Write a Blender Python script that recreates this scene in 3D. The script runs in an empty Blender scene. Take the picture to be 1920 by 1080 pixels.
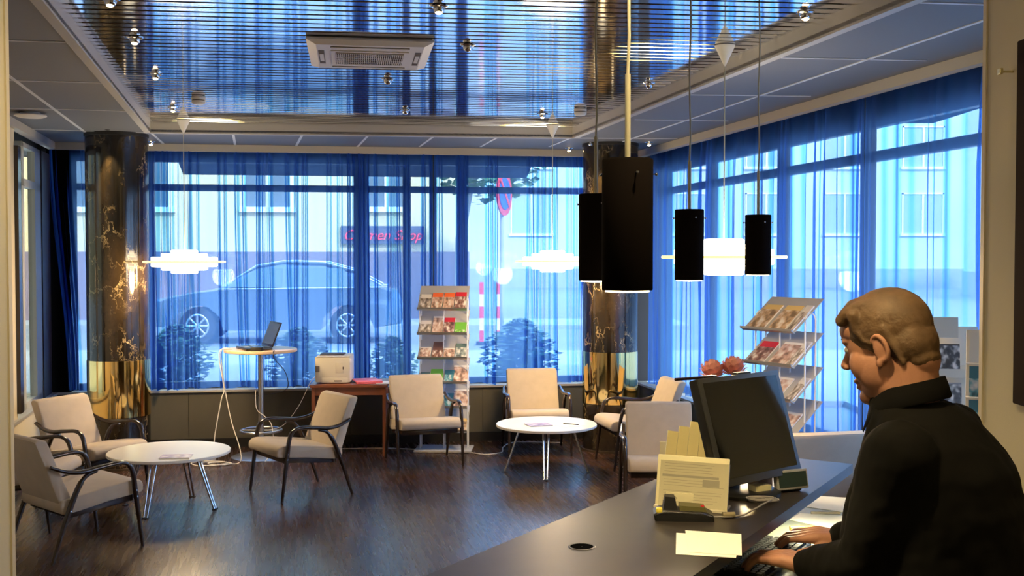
import bpy, bmesh, math, random
from mathutils import Vector, Matrix
import numpy as np

PI = math.pi
C = bpy.context.scene.collection
SC = bpy.context.scene

# ------------------------------------------------------------------ camera
F = 2050.0
PITCH = math.atan(60 / F)
CAMZ = 1.85
cd = bpy.data.cameras.new('camera')
cd.sensor_width = 36
cd.lens = F / 1920 * 36
cd.clip_start = 0.05
cd.clip_end = 300
cam = bpy.data.objects.new('camera', cd)
cam.location = (0, 0, CAMZ)
cam.rotation_euler = (PI / 2 - PITCH, 0, 0)
C.objects.link(cam)
SC.camera = cam

# ------------------------------------------------------------------ world, sun, exposure
w = bpy.data.worlds.new('world')
SC.world = w
w.use_nodes = True
bg = w.node_tree.nodes['Background']
bg.inputs[0].default_value = (0.70, 0.87, 1.0, 1)
bg.inputs[1].default_value = 6.0
sd = bpy.data.lights.new('sun', 'SUN')
sd.energy = 5.5
sd.angle = math.radians(3)
sd.color = (1, 0.86, 0.62)
sun = bpy.data.objects.new('sun', sd)
sun.rotation_euler = Vector((-0.35, 0.75, -0.62)).to_track_quat('-Z', 'Y').to_euler()
C.objects.link(sun)
SC.view_settings.view_transform = 'Standard'
SC.view_settings.look = 'None'
SC.view_settings.exposure = 0.45
SC.view_settings.gamma = 1
SC.view_settings.use_curve_mapping = False
SC.cycles.use_denoising = True
SC.cycles.max_bounces = 8
SC.cycles.transparent_max_bounces = 16
SC.cycles.sample_clamp_indirect = 3
SC.cycles.blur_glossy = 1.0
SC.cycles.denoising_prefilter = 'ACCURATE'

# ------------------------------------------------------------------ helpers
def ray(u, v):
    a, b = math.cos(PITCH), math.sin(PITCH)
    x, y = u - 960, 540 - v
    return Vector((x, F * a + y * b, -F * b + y * a))

def PZ(u, v, z):            # point on the horizontal plane z
    d = ray(u, v)
    return Vector((0, 0, CAMZ)) + d * ((z - CAMZ) / d.z)

def PY(u, v, y):            # point at depth y
    d = ray(u, v)
    return Vector((0, 0, CAMZ)) + d * (y / d.y)

def nd(nt, t, loc=(0, 0), **kw):
    n = nt.nodes.new(t)
    for k, v in kw.items():
        setattr(n, k, v)
    return n

def mat(name, col, rough=0.5, metal=0.0, bump=0, bscale=200, emit=None, estr=0, coat=0, spec=None,
        var=0, vscale=5, sheen=0, trans=0):
    m = bpy.data.materials.new(name)
    m.use_nodes = True
    nt = m.node_tree
    b = nt.nodes['Principled BSDF']
    b.inputs['Base Color'].default_value = (*col, 1)
    b.inputs['Roughness'].default_value = rough
    b.inputs['Metallic'].default_value = metal
    b.inputs['Coat Weight'].default_value = coat
    b.inputs['Coat Roughness'].default_value = 0.08
    b.inputs['Sheen Weight'].default_value = sheen
    b.inputs['Transmission Weight'].default_value = trans
    if spec is not None:
        b.inputs['Specular IOR Level'].default_value = spec
    if emit:
        b.inputs['Emission Color'].default_value = (*emit, 1)
        b.inputs['Emission Strength'].default_value = estr
    if bump or var:
        tc = nd(nt, 'ShaderNodeTexCoord')
    if bump:
        n = nd(nt, 'ShaderNodeTexNoise')
        n.inputs['Scale'].default_value = bscale
        n.inputs['Detail'].default_value = 3
        nt.links.new(tc.outputs['Object'], n.inputs['Vector'])
        bp = nd(nt, 'ShaderNodeBump')
        bp.inputs['Strength'].default_value = bump
        bp.inputs['Distance'].default_value = 0.002
        nt.links.new(n.outputs[0], bp.inputs['Height'])
        nt.links.new(bp.outputs[0], b.inputs['Normal'])
    if var:
        n = nd(nt, 'ShaderNodeTexNoise')
        n.inputs['Scale'].default_value = vscale
        n.inputs['Detail'].default_value = 4
        nt.links.new(tc.outputs['Object'], n.inputs['Vector'])
        r = nd(nt, 'ShaderNodeValToRGB')
        r.color_ramp.elements[0].position = 0.3
        r.color_ramp.elements[1].position = 0.7
        r.color_ramp.elements[0].color = (*[c * (1 - var) for c in col], 1)
        r.color_ramp.elements[1].color = (*[min(1, c * (1 + var)) for c in col], 1)
        nt.links.new(n.outputs[0], r.inputs[0])
        nt.links.new(r.outputs[0], b.inputs['Base Color'])
    return m

def tag(o, label=None, cat=None, group=None, kind=None):
    if label: o['label'] = label
    if cat: o['category'] = cat
    if group: o['group'] = group
    if kind: o['kind'] = kind
    return o

def empty(name, loc, rz=0, label=None, cat=None, group=None):
    o = bpy.data.objects.new(name, None)
    o.empty_display_size = 0.1
    C.objects.link(o)
    o.location = loc
    o.rotation_euler = (0, 0, rz)
    tag(o, label, cat, group)
    return o

def copy_tree(o, parent=None):
    c = o.copy()
    C.objects.link(c)
    c.parent = parent
    for ch in o.children:
        copy_tree(ch, c)
    return c

class MB:
    def __init__(self):
        self.bm = bmesh.new()

    def _mi(self, n0, mi):
        self.bm.faces.ensure_lookup_table()
        for f in self.bm.faces[n0:]:
            f.material_index = mi

    def box(self, c, s, rot=None, bevel=0, mi=0, seg=2):
        n0 = len(self.bm.faces)
        M = Matrix.Translation(c) @ ((rot.to_4x4()) if rot is not None else Matrix()) @ Matrix.Diagonal((*s, 1))
        if bevel:
            t = bmesh.new()
            bmesh.ops.create_cube(t, size=1, matrix=Matrix.Diagonal((*s, 1)))
            bmesh.ops.bevel(t, geom=t.edges[:], offset=bevel, segments=seg, affect='EDGES', profile=0.5)
            M2 = Matrix.Translation(c) @ ((rot.to_4x4()) if rot is not None else Matrix())
            vs = [self.bm.verts.new(M2 @ v.co) for v in t.verts]
            for f in t.faces:
                try: self.bm.faces.new([vs[v.index] for v in f.verts])
                except ValueError: pass
            t.free()
        else:
            bmesh.ops.create_cube(self.bm, size=1, matrix=M)
        self._mi(n0, mi)
        return self

    def b2(self, p0, p1, **k):
        c = [(a + b) / 2 for a, b in zip(p0, p1)]
        s = [abs(b - a) for a, b in zip(p0, p1)]
        return self.box(c, s, **k)

    def loft(self, rings, cap=True, mi=0, closed=True):
        n0 = len(self.bm.faces)
        vr = [[self.bm.verts.new(p) for p in r] for r in rings]
        n = len(vr[0])
        for a, b in zip(vr, vr[1:]):
            for i in range(n if closed else n - 1):
                j = (i + 1) % n
                try: self.bm.faces.new((a[i], a[j], b[j], b[i]))
                except ValueError: pass
        if cap and closed:
            self.bm.faces.new(vr[0][::-1])
            self.bm.faces.new(vr[-1])
        self._mi(n0, mi)
        return self

    def lathe(self, prof, c=(0, 0, 0), n=32, mi=0, cap=True):
        rings = [[(c[0] + r * math.cos(2 * PI * i / n), c[1] + r * math.sin(2 * PI * i / n), c[2] + z)
                  for i in range(n)] for r, z in prof]
        return self.loft(rings, cap=cap, mi=mi)

    def tube(self, pts, r, n=10, mi=0, flat=1.0, closed=False):
        pts = [Vector(p) for p in pts]
        rs = r if isinstance(r, (list, tuple)) else [r] * len(pts)
        rings = []
        ref = None
        N = len(pts)
        for i, p in enumerate(pts):
            if closed:
                t = pts[(i + 1) % N] - pts[i - 1]
            else:
                t = pts[min(i + 1, N - 1)] - pts[max(i - 1, 0)]
            t.normalize()
            if ref is None:
                ref = Vector((0, 0, 1)) if abs(t.z) < 0.9 else Vector((1, 0, 0))
            a = (ref - t * ref.dot(t)).normalized()
            ref = a
            b = t.cross(a)
            rings.append([p + a * math.cos(2 * PI * k / n) * rs[i] * flat + b * math.sin(2 * PI * k / n) * rs[i]
                          for k in range(n)])
        if closed:
            rings.append(rings[0])
            self.loft(rings, cap=False, mi=mi)
            bmesh.ops.remove_doubles(self.bm, verts=self.bm.verts[:], dist=1e-6)
        else:
            self.loft(rings, mi=mi)
        return self

    def cyl(self, p0, p1, r, n=20, mi=0, r1=None):
        return self.tube([p0, p1], [r, r if r1 is None else r1], n=n, mi=mi)

    def ball(self, c, r, M=None, mi=0, sub=3):
        n0 = len(self.bm.faces)
        rr = r if isinstance(r, (tuple, list)) else (r, r, r)
        T = Matrix.Translation(c)
        X = T @ (M.to_4x4() if M is not None else Matrix()) @ Matrix.Diagonal((*rr, 1))
        bmesh.ops.create_icosphere(self.bm, subdivisions=sub, radius=1, matrix=X)
        self._mi(n0, mi)
        return self

    def quad(self, pts, mi=0):
        n0 = len(self.bm.faces)
        self.bm.faces.new([self.bm.verts.new(p) for p in pts])
        self._mi(n0, mi)
        return self

    def extrude_profile(self, prof, x0, x1, axis=0, mi=0):
        a = [tuple([x0, p[0], p[1]]) for p in prof]
        b = [tuple([x1, p[0], p[1]]) for p in prof]
        if axis == 1:
            a = [(p[0], x0, p[1]) for p in prof]
            b = [(p[0], x1, p[1]) for p in prof]
        if axis == 2:
            a = [(p[0], p[1], x0) for p in prof]
            b = [(p[0], p[1], x1) for p in prof]
        return self.loft([a, b], mi=mi)

    def build(self, name, mats, parent=None, smooth=True, xf=None, angle=35, recalc=True):
        if xf is not None:
            bmesh.ops.transform(self.bm, matrix=xf, verts=self.bm.verts[:])
        if recalc:
            bmesh.ops.recalc_face_normals(self.bm, faces=self.bm.faces[:])
        me = bpy.data.meshes.new(name)
        self.bm.to_mesh(me)
        self.bm.free()
        for m in (mats if isinstance(mats, (list, tuple)) else [mats]):
            me.materials.append(m)
        if smooth:
            me.polygons.foreach_set('use_smooth', [True] * len(me.polygons))
            try: me.set_sharp_from_angle(angle=math.radians(angle))
            except Exception: pass
        o = bpy.data.objects.new(name, me)
        C.objects.link(o)
        if parent is not None:
            o.parent = parent
        return o

def struct(o):
    o['kind'] = 'structure'
    return o

def bez(p0, p1, p2, p3, n=8):
    out = []
    for i in range(n + 1):
        t = i / n
        out.append(tuple((1 - t) ** 3 * a + 3 * (1 - t) ** 2 * t * b + 3 * (1 - t) * t * t * c + t ** 3 * d
                         for a, b, c, d in zip(p0, p1, p2, p3)))
    return out

def spline(ps, n=6):
    ps = [Vector(p) for p in ps]
    out = []
    for i in range(len(ps) - 1):
        a = ps[max(i - 1, 0)]; b = ps[i]; c = ps[i + 1]; d = ps[min(i + 2, len(ps) - 1)]
        for k in range(n):
            t = k / n
            out.append(0.5 * ((2 * b) + (c - a) * t + (2 * a - 5 * b + 4 * c - d) * t * t + (3 * b - a - 3 * c + d) * t ** 3))
    out.append(ps[-1])
    return out

# ------------------------------------------------------------------ materials
def floor_mat():
    m = mat('dark wood planks', (0.04, 0.02, 0.014), 0.3)
    nt = m.node_tree; b = nt.nodes['Principled BSDF']
    tc = nd(nt, 'ShaderNodeTexCoord')
    mp = nd(nt, 'ShaderNodeMapping')
    mp.inputs['Rotation'].default_value = (0, 0, -math.atan2(-1, 0.213))
    nt.links.new(tc.outputs['Object'], mp.inputs['Vector'])
    br = nd(nt, 'ShaderNodeTexBrick')
    br.offset = 0.37
    br.inputs['Scale'].default_value = 1
    br.inputs['Brick Width'].default_value = 1.2
    br.inputs['Row Height'].default_value = 0.14
    br.inputs['Mortar Size'].default_value = 0.0012
    br.inputs['Color1'].default_value = (0.056, 0.029, 0.021, 1)
    br.inputs['Color2'].default_value = (0.031, 0.016, 0.012, 1)
    br.inputs['Mortar'].default_value = (0.008, 0.004, 0.003, 1)
    nt.links.new(mp.outputs[0], br.inputs['Vector'])
    mp2 = nd(nt, 'ShaderNodeMapping')
    mp2.inputs['Scale'].default_value = (2.5, 40, 1)
    nt.links.new(mp.outputs[0], mp2.inputs['Vector'])
    nz = nd(nt, 'ShaderNodeTexNoise')
    nz.inputs['Scale'].default_value = 1; nz.inputs['Detail'].default_value = 6
    nt.links.new(mp2.outputs[0], nz.inputs['Vector'])
    mx = nd(nt, 'ShaderNodeMix', data_type='RGBA', blend_type='MULTIPLY')
    mx.inputs[0].default_value = 0.5
    r = nd(nt, 'ShaderNodeValToRGB')
    r.color_ramp.elements[0].position = 0.25; r.color_ramp.elements[0].color = (0.35, 0.35, 0.35, 1)
    r.color_ramp.elements[1].position = 0.75; r.color_ramp.elements[1].color = (1.5, 1.4, 1.35, 1)
    nt.links.new(nz.outputs[0], r.inputs[0])
    nt.links.new(br.outputs['Color'], mx.inputs[6]); nt.links.new(r.outputs[0], mx.inputs[7])
    nt.links.new(mx.outputs[2], b.inputs['Base Color'])
    mr = nd(nt, 'ShaderNodeMapRange')
    mr.inputs[3].default_value = 0.20; mr.inputs[4].default_value = 0.34
    nt.links.new(nz.outputs[0], mr.inputs[0]); nt.links.new(mr.outputs[0], b.inputs['Roughness'])
    b.inputs['Specular IOR Level'].default_value = 0.5
    bp = nd(nt, 'ShaderNodeBump'); bp.inputs['Strength'].default_value = 0.015; bp.inputs['Distance'].default_value = 0.002
    nt.links.new(nz.outputs[0], bp.inputs['Height']); nt.links.new(bp.outputs[0], b.inputs['Normal'])
    return m

def marble_mat():
    m = mat('black marble with gold veins', (0.01, 0.008, 0.008), 0.1)
    nt = m.node_tree; b = nt.nodes['Principled BSDF']
    b.inputs['Specular IOR Level'].default_value = 0.6
    tc = nd(nt, 'ShaderNodeTexCoord')
    mp = nd(nt, 'ShaderNodeMapping'); mp.inputs['Scale'].default_value = (1, 1, 0.55)
    nt.links.new(tc.outputs['Object'], mp.inputs[0])
    nz = nd(nt, 'ShaderNodeTexNoise'); nz.inputs['Scale'].default_value = 5; nz.inputs['Detail'].default_value = 8
    nz.inputs['Roughness'].default_value = 0.7
    nt.links.new(mp.outputs[0], nz.inputs['Vector'])
    vm = nd(nt, 'ShaderNodeVectorMath', operation='MULTIPLY_ADD')
    nt.links.new(nz.outputs['Color'], vm.inputs[0]); vm.inputs[1].default_value = (0.45, 0.45, 0.45)
    nt.links.new(mp.outputs[0], vm.inputs[2])
    vo = nd(nt, 'ShaderNodeTexVoronoi', feature='DISTANCE_TO_EDGE'); vo.inputs['Scale'].default_value = 4.2
    nt.links.new(vm.outputs[0], vo.inputs['Vector'])
    r = nd(nt, 'ShaderNodeValToRGB')
    r.color_ramp.elements[0].position = 0.0; r.color_ramp.elements[0].color = (1, 1, 1, 1)
    r.color_ramp.elements[1].position = 0.018; r.color_ramp.elements[1].color = (0, 0, 0, 1)
    nt.links.new(vo.outputs['Distance'], r.inputs[0])
    n2 = nd(nt, 'ShaderNodeTexNoise'); n2.inputs['Scale'].default_value = 3.2; n2.inputs['Detail'].default_value = 3
    nt.links.new(tc.outputs['Object'], n2.inputs['Vector'])
    r2 = nd(nt, 'ShaderNodeValToRGB'); r2.color_ramp.elements[0].position = 0.46; r2.color_ramp.elements[1].position = 0.64
    nt.links.new(n2.outputs[0], r2.inputs[0])
    mu = nd(nt, 'ShaderNodeMath', operation='MULTIPLY')
    nt.links.new(r.outputs[0], mu.inputs[0]); nt.links.new(r2.outputs[0], mu.inputs[1])
    mx = nd(nt, 'ShaderNodeMix', data_type='RGBA')
    n3 = nd(nt, 'ShaderNodeTexNoise'); n3.inputs['Scale'].default_value = 2.2; nt.links.new(vm.outputs[0], n3.inputs['Vector'])
    r3 = nd(nt, 'ShaderNodeValToRGB'); r3.color_ramp.elements[0].position = .45; r3.color_ramp.elements[0].color = (.008, .007, .007, 1)
    r3.color_ramp.elements[1].position = .75; r3.color_ramp.elements[1].color = (.07, .045, .022, 1); nt.links.new(n3.outputs[0], r3.inputs[0])
    nt.links.new(r3.outputs[0], mx.inputs[6]); mx.inputs[7].default_value = (0.62, 0.47, 0.25, 1)
    nt.links.new(mu.outputs[0], mx.inputs[0]); nt.links.new(mx.outputs[2], b.inputs['Base Color'])
    return m

def slat_mat():
    m = mat('mirror aluminium slat', (0.80, 0.82, 0.86), 0.07, 1.0)
    nt = m.node_tree; b = nt.nodes['Principled BSDF']
    tc = nd(nt, 'ShaderNodeTexCoord')
    mp = nd(nt, 'ShaderNodeMapping'); mp.inputs['Scale'].default_value = (1.6, 7, 1)
    nt.links.new(tc.outputs['Object'], mp.inputs[0])
    nz = nd(nt, 'ShaderNodeTexNoise'); nz.inputs['Scale'].default_value = 1.5; nz.inputs['Detail'].default_value = 1
    nt.links.new(mp.outputs[0], nz.inputs['Vector'])
    bp = nd(nt, 'ShaderNodeBump'); bp.inputs['Strength'].default_value = 0.28; bp.inputs['Distance'].default_value = 0.004
    nt.links.new(nz.outputs[0], bp.inputs['Height']); nt.links.new(bp.outputs[0], b.inputs['Normal'])
    return m

def curtain_mat():
    m = bpy.data.materials.new('sheer blue voile')
    m.use_nodes = True
    nt = m.node_tree; nt.nodes.clear()
    out = nd(nt, 'ShaderNodeOutputMaterial')
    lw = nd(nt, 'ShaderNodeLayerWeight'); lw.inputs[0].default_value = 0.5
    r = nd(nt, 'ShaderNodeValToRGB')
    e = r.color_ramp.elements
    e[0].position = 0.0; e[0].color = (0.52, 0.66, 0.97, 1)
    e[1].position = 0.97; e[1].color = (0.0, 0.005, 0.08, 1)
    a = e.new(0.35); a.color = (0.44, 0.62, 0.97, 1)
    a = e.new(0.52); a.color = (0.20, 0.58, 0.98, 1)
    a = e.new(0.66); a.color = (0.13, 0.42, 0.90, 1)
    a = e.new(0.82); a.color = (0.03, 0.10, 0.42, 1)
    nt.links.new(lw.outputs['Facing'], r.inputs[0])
    tr = nd(nt, 'ShaderNodeBsdfTransparent'); nt.links.new(r.outputs[0], tr.inputs[0])
    tl = nd(nt, 'ShaderNodeBsdfTranslucent'); tl.inputs[0].default_value = (0.16, 0.37, 0.95, 1)
    df = nd(nt, 'ShaderNodeBsdfDiffuse'); df.inputs[0].default_value = (0.03, 0.09, 0.5, 1)
    m1 = nd(nt, 'ShaderNodeMixShader'); m1.inputs[0].default_value = 0.3
    nt.links.new(tl.outputs[0], m1.inputs[1]); nt.links.new(df.outputs[0], m1.inputs[2])
    m2 = nd(nt, 'ShaderNodeMixShader'); m2.inputs[0].default_value = 0.42
    nt.links.new(tr.outputs[0], m2.inputs[1]); nt.links.new(m1.outputs[0], m2.inputs[2])
    nt.links.new(m2.outputs[0], out.inputs[0])
    return m

def glass_mat():
    m = bpy.data.materials.new('window glass')
    m.use_nodes = True
    nt = m.node_tree; nt.nodes.clear()
    out = nd(nt, 'ShaderNodeOutputMaterial')
    tr = nd(nt, 'ShaderNodeBsdfTransparent'); tr.inputs[0].default_value = (0.94, 0.97, 0.96, 1)
    gl = nd(nt, 'ShaderNodeBsdfGlossy'); gl.inputs['Roughness'].default_value = 0.02
    lw = nd(nt, 'ShaderNodeLayerWeight'); lw.inputs[0].default_value = 0.5
    pw = nd(nt, 'ShaderNodeMath', operation='POWER'); pw.inputs[1].default_value = 5; nt.links.new(lw.outputs['Facing'], pw.inputs[0])
    fr = nd(nt, 'ShaderNodeMath', operation='MULTIPLY_ADD'); fr.inputs[1].default_value = .95; fr.inputs[2].default_value = .03; nt.links.new(pw.outputs[0], fr.inputs[0])
    mx = nd(nt, 'ShaderNodeMixShader')
    nt.links.new(fr.outputs[0], mx.inputs[0]); nt.links.new(tr.outputs[0], mx.inputs[1]); nt.links.new(gl.outputs[0], mx.inputs[2])
    nt.links.new(mx.outputs[0], out.inputs[0])
    return m

def cover_mat(name, band, body, scale=18, split=0.72):
    """printed cover: flat colour band on top, blotchy picture below (UV-free, generated coordinates)"""
    m = mat(name, body, 0.35)
    nt = m.node_tree; b = nt.nodes['Principled BSDF']
    tc = nd(nt, 'ShaderNodeTexCoord')
    sx = nd(nt, 'ShaderNodeSeparateXYZ'); nt.links.new(tc.outputs['Generated'], sx.inputs[0])
    nz = nd(nt, 'ShaderNodeTexNoise'); nz.inputs['Scale'].default_value = scale / 5; nz.inputs['Detail'].default_value = 1.5
    oi = nd(nt, 'ShaderNodeObjectInfo')
    ad = nd(nt, 'ShaderNodeVectorMath', operation='ADD')
    nt.links.new(tc.outputs['Generated'], ad.inputs[0]); nt.links.new(oi.outputs['Random'], ad.inputs[1])
    nt.links.new(ad.outputs[0], nz.inputs['Vector'])
    r = nd(nt, 'ShaderNodeValToRGB')
    e = r.color_ramp.elements
    e[0].position = 0.33; e[0].color = (*[c * 0.35 for c in body], 1)
    e[1].position = 0.70; e[1].color = (0.80, 0.76, 0.70, 1)
    a = e.new(0.5); a.color = (*body, 1)
    nt.links.new(nz.outputs[0], r.inputs[0])
    gt = nd(nt, 'ShaderNodeMath', operation='GREATER_THAN'); gt.inputs[1].default_value = split
    nt.links.new(sx.outputs['Y'], gt.inputs[0])
    mx = nd(nt, 'ShaderNodeMix', data_type='RGBA')
    nt.links.new(gt.outputs[0], mx.inputs[0]); nt.links.new(r.outputs[0], mx.inputs[6]); mx.inputs[7].default_value = (*band, 1)
    nt.links.new(mx.outputs[2], b.inputs['Base Color'])
    return m

M = dict(
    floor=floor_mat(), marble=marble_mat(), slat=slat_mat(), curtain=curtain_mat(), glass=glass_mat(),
    brass=mat('polished brass', (0.86, 0.62, 0.24), 0.06, 1.0, bump=0.15, bscale=6),
    tile=mat('grey ceiling tile', (0.13, 0.13, 0.14), 0.6, bump=0.2, bscale=400),
    tbar=mat('pale grey grid bar', (0.60, 0.60, 0.60), 0.5),
    trim=mat('beige ceiling trim', (0.42, 0.39, 0.34), 0.5),
    black=mat('black void', (0.004, 0.004, 0.005), 0.9, spec=.0),
    panel=mat('dark grey wall panel', (0.075, 0.07, 0.055), 0.55, var=0.1, vscale=3),
    base=mat('black skirting', (0.012, 0.011, 0.011), 0.4),
    sill=mat('grey sill', (0.38, 0.37, 0.35), 0.4),
    frame=mat('dark bronze window frame', (0.055, 0.055, 0.065), 0.45),
    lightframe=mat('pale window frame', (0.42, 0.41, 0.36), 0.5),
    cream=mat('cream painted wall', (0.60, 0.53, 0.37), 0.75, bump=0.15, bscale=250, var=0.04, vscale=2),
    creamtrim=mat('cream corner bead', (0.62, 0.54, 0.38), 0.5),
    white=mat('white laminate', (0.82, 0.80, 0.74), 0.28),
    whiteedge=mat('white table edge', (0.70, 0.67, 0.60), 0.4),
    chrome=mat('chrome', (0.75, 0.75, 0.77), 0.1, 1.0),
    steel=mat('brushed steel', (0.42, 0.42, 0.42), 0.32, 0.9),
    greymetal=mat('grey painted metal', (0.42, 0.42, 0.42), 0.4),
    wirewhite=mat('white wire', (0.75, 0.77, 0.80), 0.35),
    fabric=mat('oatmeal woven upholstery', (0.50, 0.42, 0.325), 0.95, bump=0.8, bscale=600, sheen=0.2, var=0.05, vscale=12),
    darkwood=mat('dark stained bentwood', (0.022, 0.012, 0.010), 0.25, coat=0.3),
    redwood=mat('reddish brown desk veneer', (0.23, 0.075, 0.035), 0.35, var=0.2, vscale=9),
    beech=mat('beech laminate', (0.72, 0.50, 0.30), 0.35, var=0.06, vscale=14),
    blackplastic=mat('black plastic', (0.012, 0.012, 0.013), 0.35),
    screen=mat('glossy black screen', (0.006, 0.007, 0.008), 0.06, spec=0.8),
    lapscreen=mat('dark laptop screen', (0.03, 0.04, 0.055), 0.25),
    beige=mat('beige plastic', (0.66, 0.60, 0.47), 0.45),
    beigedark=mat('dark beige slot', (0.14, 0.11, 0.08), 0.6),
    acbody=mat('cream air conditioner plastic', (0.62, 0.55, 0.45), 0.45),
    acdark=mat('brown grille gap', (0.045, 0.025, 0.015), 0.7),
    counter=mat('dark wood counter laminate', (0.034, 0.027, 0.025), 0.33, var=0.3, vscale=4),
    counteredge=mat('counter edge band', (0.05, 0.035, 0.022), 0.4),
    desk=mat('grey green desk top', (0.22, 0.24, 0.17), 0.4),
    supp=mat('light grey support panel', (0.50, 0.50, 0.46), 0.5),
    paper=mat('white paper', (0.88, 0.86, 0.78), 0.7),
    pinkpaper=mat('pink folder', (0.85, 0.18, 0.25), 0.5),
    shade=mat('black felt lamp shade', (0.007, 0.005, 0.005), 0.9, spec=.04),
    cord=mat('cream cord', (0.50, 0.47, 0.36), 0.5),
    greycord=mat('grey cord', (0.35, 0.32, 0.30), 0.5),
    cable=mat('white cable', (0.72, 0.68, 0.60), 0.5),
    blackcable=mat('black cable', (0.02, 0.02, 0.03), 0.5),
    lampglow=mat('glowing opal lamp', (0.9, 0.85, 0.75), 0.5, emit=(1.0, 0.86, 0.62), estr=9.0),
    lampdisc=mat('glowing amber disc', (0.9, 0.8, 0.5), 0.4, emit=(1.0, 0.72, 0.22), estr=1.6),
    bulb=mat('halogen bulb', (1, 1, 1), 0.3, emit=(1.0, 0.66, 0.34), estr=22),
    diffuser=mat('lit pendant diffuser', (1, 0.95, 0.8), 0.4, emit=(1.0, 0.80, 0.45), estr=14),
    canopy=mat('cream plastic cone', (0.70, 0.66, 0.58), 0.4),
    skin=mat('skin', (0.50, 0.235, 0.15), 0.5, bump=0.25, bscale=120, var=0.1, vscale=14),
    hair=mat('light brown hair', (0.155, 0.088, 0.045), 0.6, bump=1.0, bscale=90, var=0.28, vscale=22),
    shirt=mat('black cotton shirt', (0.0045, 0.004, 0.0036), 0.9, spec=.2),
    trouser=mat('charcoal trousers', (0.02, 0.02, 0.022), 0.85),
    leaf=mat('green leaves', (0.10, 0.18, 0.08), 0.6, var=0.4, vscale=3),
    asphalt=mat('asphalt', (0.20, 0.22, 0.24), 0.8, var=0.1, vscale=1),
    pave=mat('pale paving', (0.32, 0.34, 0.36), 0.8, var=0.06, vscale=2),
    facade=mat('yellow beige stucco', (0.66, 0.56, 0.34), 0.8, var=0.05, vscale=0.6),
    facadelow=mat('mauve plinth', (0.22, 0.17, 0.20), 0.7, var=0.1, vscale=0.8),
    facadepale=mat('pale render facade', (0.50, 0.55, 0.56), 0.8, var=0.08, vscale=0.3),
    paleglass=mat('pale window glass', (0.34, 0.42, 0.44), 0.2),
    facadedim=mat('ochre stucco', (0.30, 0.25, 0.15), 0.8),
    bark=mat('pale bark', (0.35, 0.33, 0.30), 0.8),
    winglass=mat('dim window glass', (0.12, 0.16, 0.18), 0.08),
    car=mat('steel blue car paint', (0.11, 0.16, 0.22), 0.25, 0.3, coat=0.6),
    carglass=mat('car window glass', (0.10, 0.16, 0.17), 0.1),
    tyre=mat('tyre rubber', (0.02, 0.02, 0.02), 0.8),
    alloy=mat('alloy rim', (0.6, 0.62, 0.64), 0.3, 0.8),
    red=mat('red enamel', (0.75, 0.03, 0.04), 0.4),
    blue=mat('blue enamel', (0.03, 0.10, 0.5), 0.4),
    neon=mat('red shop lettering', (0.8, 0.03, 0.05), 0.4, emit=(1, 0.05, 0.08), estr=2.0),
    yellow=mat('yellow paper', (0.85, 0.68, 0.22), 0.6),
    orange=mat('orange plastic', (0.9, 0.42, 0.03), 0.35),
    pink=mat('pink petals', (0.95, 0.40, 0.36), 0.6, var=0.25, vscale=30),
    green=mat('green stem', (0.06, 0.2, 0.05), 0.6),
    lcd=mat('dark teal display window', (0.02, 0.045, 0.05), 0.08),
    acrylic=mat('clear acrylic', (0.9, 0.9, 0.85), 0.1, trans=0.0),
    greyprint=mat('grey print', (0.34, 0.31, 0.24), 0.7),
    text=mat('black print', (0.05, 0.045, 0.04), 0.7),
)

# ------------------------------------------------------------------ room shell
class Wall:
    def __init__(s, o, d, n):
        s.o = Vector((o[0], o[1], 0)); s.d = Vector((d[0], d[1], 0)).normalized(); s.n = Vector((n[0], n[1], 0)).normalized()
        s.M = Matrix(((s.d.x, s.n.x, 0, s.o.x), (s.d.y, s.n.y, 0, s.o.y), (0, 0, 1, 0), (0, 0, 0, 1)))
    def p(s, a, t, z):
        return s.o + s.d * a + s.n * t + Vector((0, 0, z))
    def s_of(s, u, t=0):
        # distance along the wall where column u of the picture meets it
        k = (u - 960) / (F * math.cos(PITCH))
        o = s.o + s.n * t
        # o.x + a d.x = k (o.y + a d.y)
        return (k * o.y - o.x) / (s.d.x - k * s.d.y)

WB = Wall((-4.32, 10.30), (1, 0.151), (-0.151, 1))
WR = Wall((1.305, 11.15), (0.213, -1), (1, 0.213))
WL = Wall((-4.32, 10.30), (0.24, -1), (-1, -0.24))
LB = (Vector((1.305, 11.15, 0)) - WB.o).length
CZ = 2.915      # perimeter ceiling
SZ = 2.996      # slatted field
SILL = 0.56
LR = 8.2
LL = 7.6

fb = MB(); fb.b2((-6.2, -3.2, -0.06), (4.6, 11.6, 0)); o = struct(fb.build('floor', M['floor'], smooth=False))
o['label'] = 'dark brown wood plank floor of the lounge'

def wall_shell(W, L, name, zt, side_mats, gaps):
    b = MB()
    b.b2((-0.15, 0, 0), (L, 0.02, SILL - 0.02), mi=0)                      # panelled parapet
    b.b2((-0.15, 0.02, 0), (L, 0.30, SILL - 0.025), mi=0)
    for g in gaps:
        b.b2((g - 0.003, -0.002, 0.10), (g + 0.003, 0.001, SILL - 0.03), mi=1)
    b.b2((-0.3, 0.16, zt), (L, 0.34, 3.3), mi=2)                          # wall above the glazing
    return struct(b.build(name, side_mats, xf=W.M, smooth=False))

wall_shell(WB, LB + 0.15, 'wall_back', 2.80, [M['panel'], M['base'], M['frame']],
           [WB.s_of(u) for u in (352, 655, 905)])
wall_shell(WR, LR, 'wall_right', 2.72, [M['panel'], M['base'], M['frame']], [0.9, 2.1, 3.3, 4.5, 5.7])
wall_shell(WL, LL, 'wall_left', 2.80, [M['cream'], M['cream'], M['frame']], [])

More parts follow.
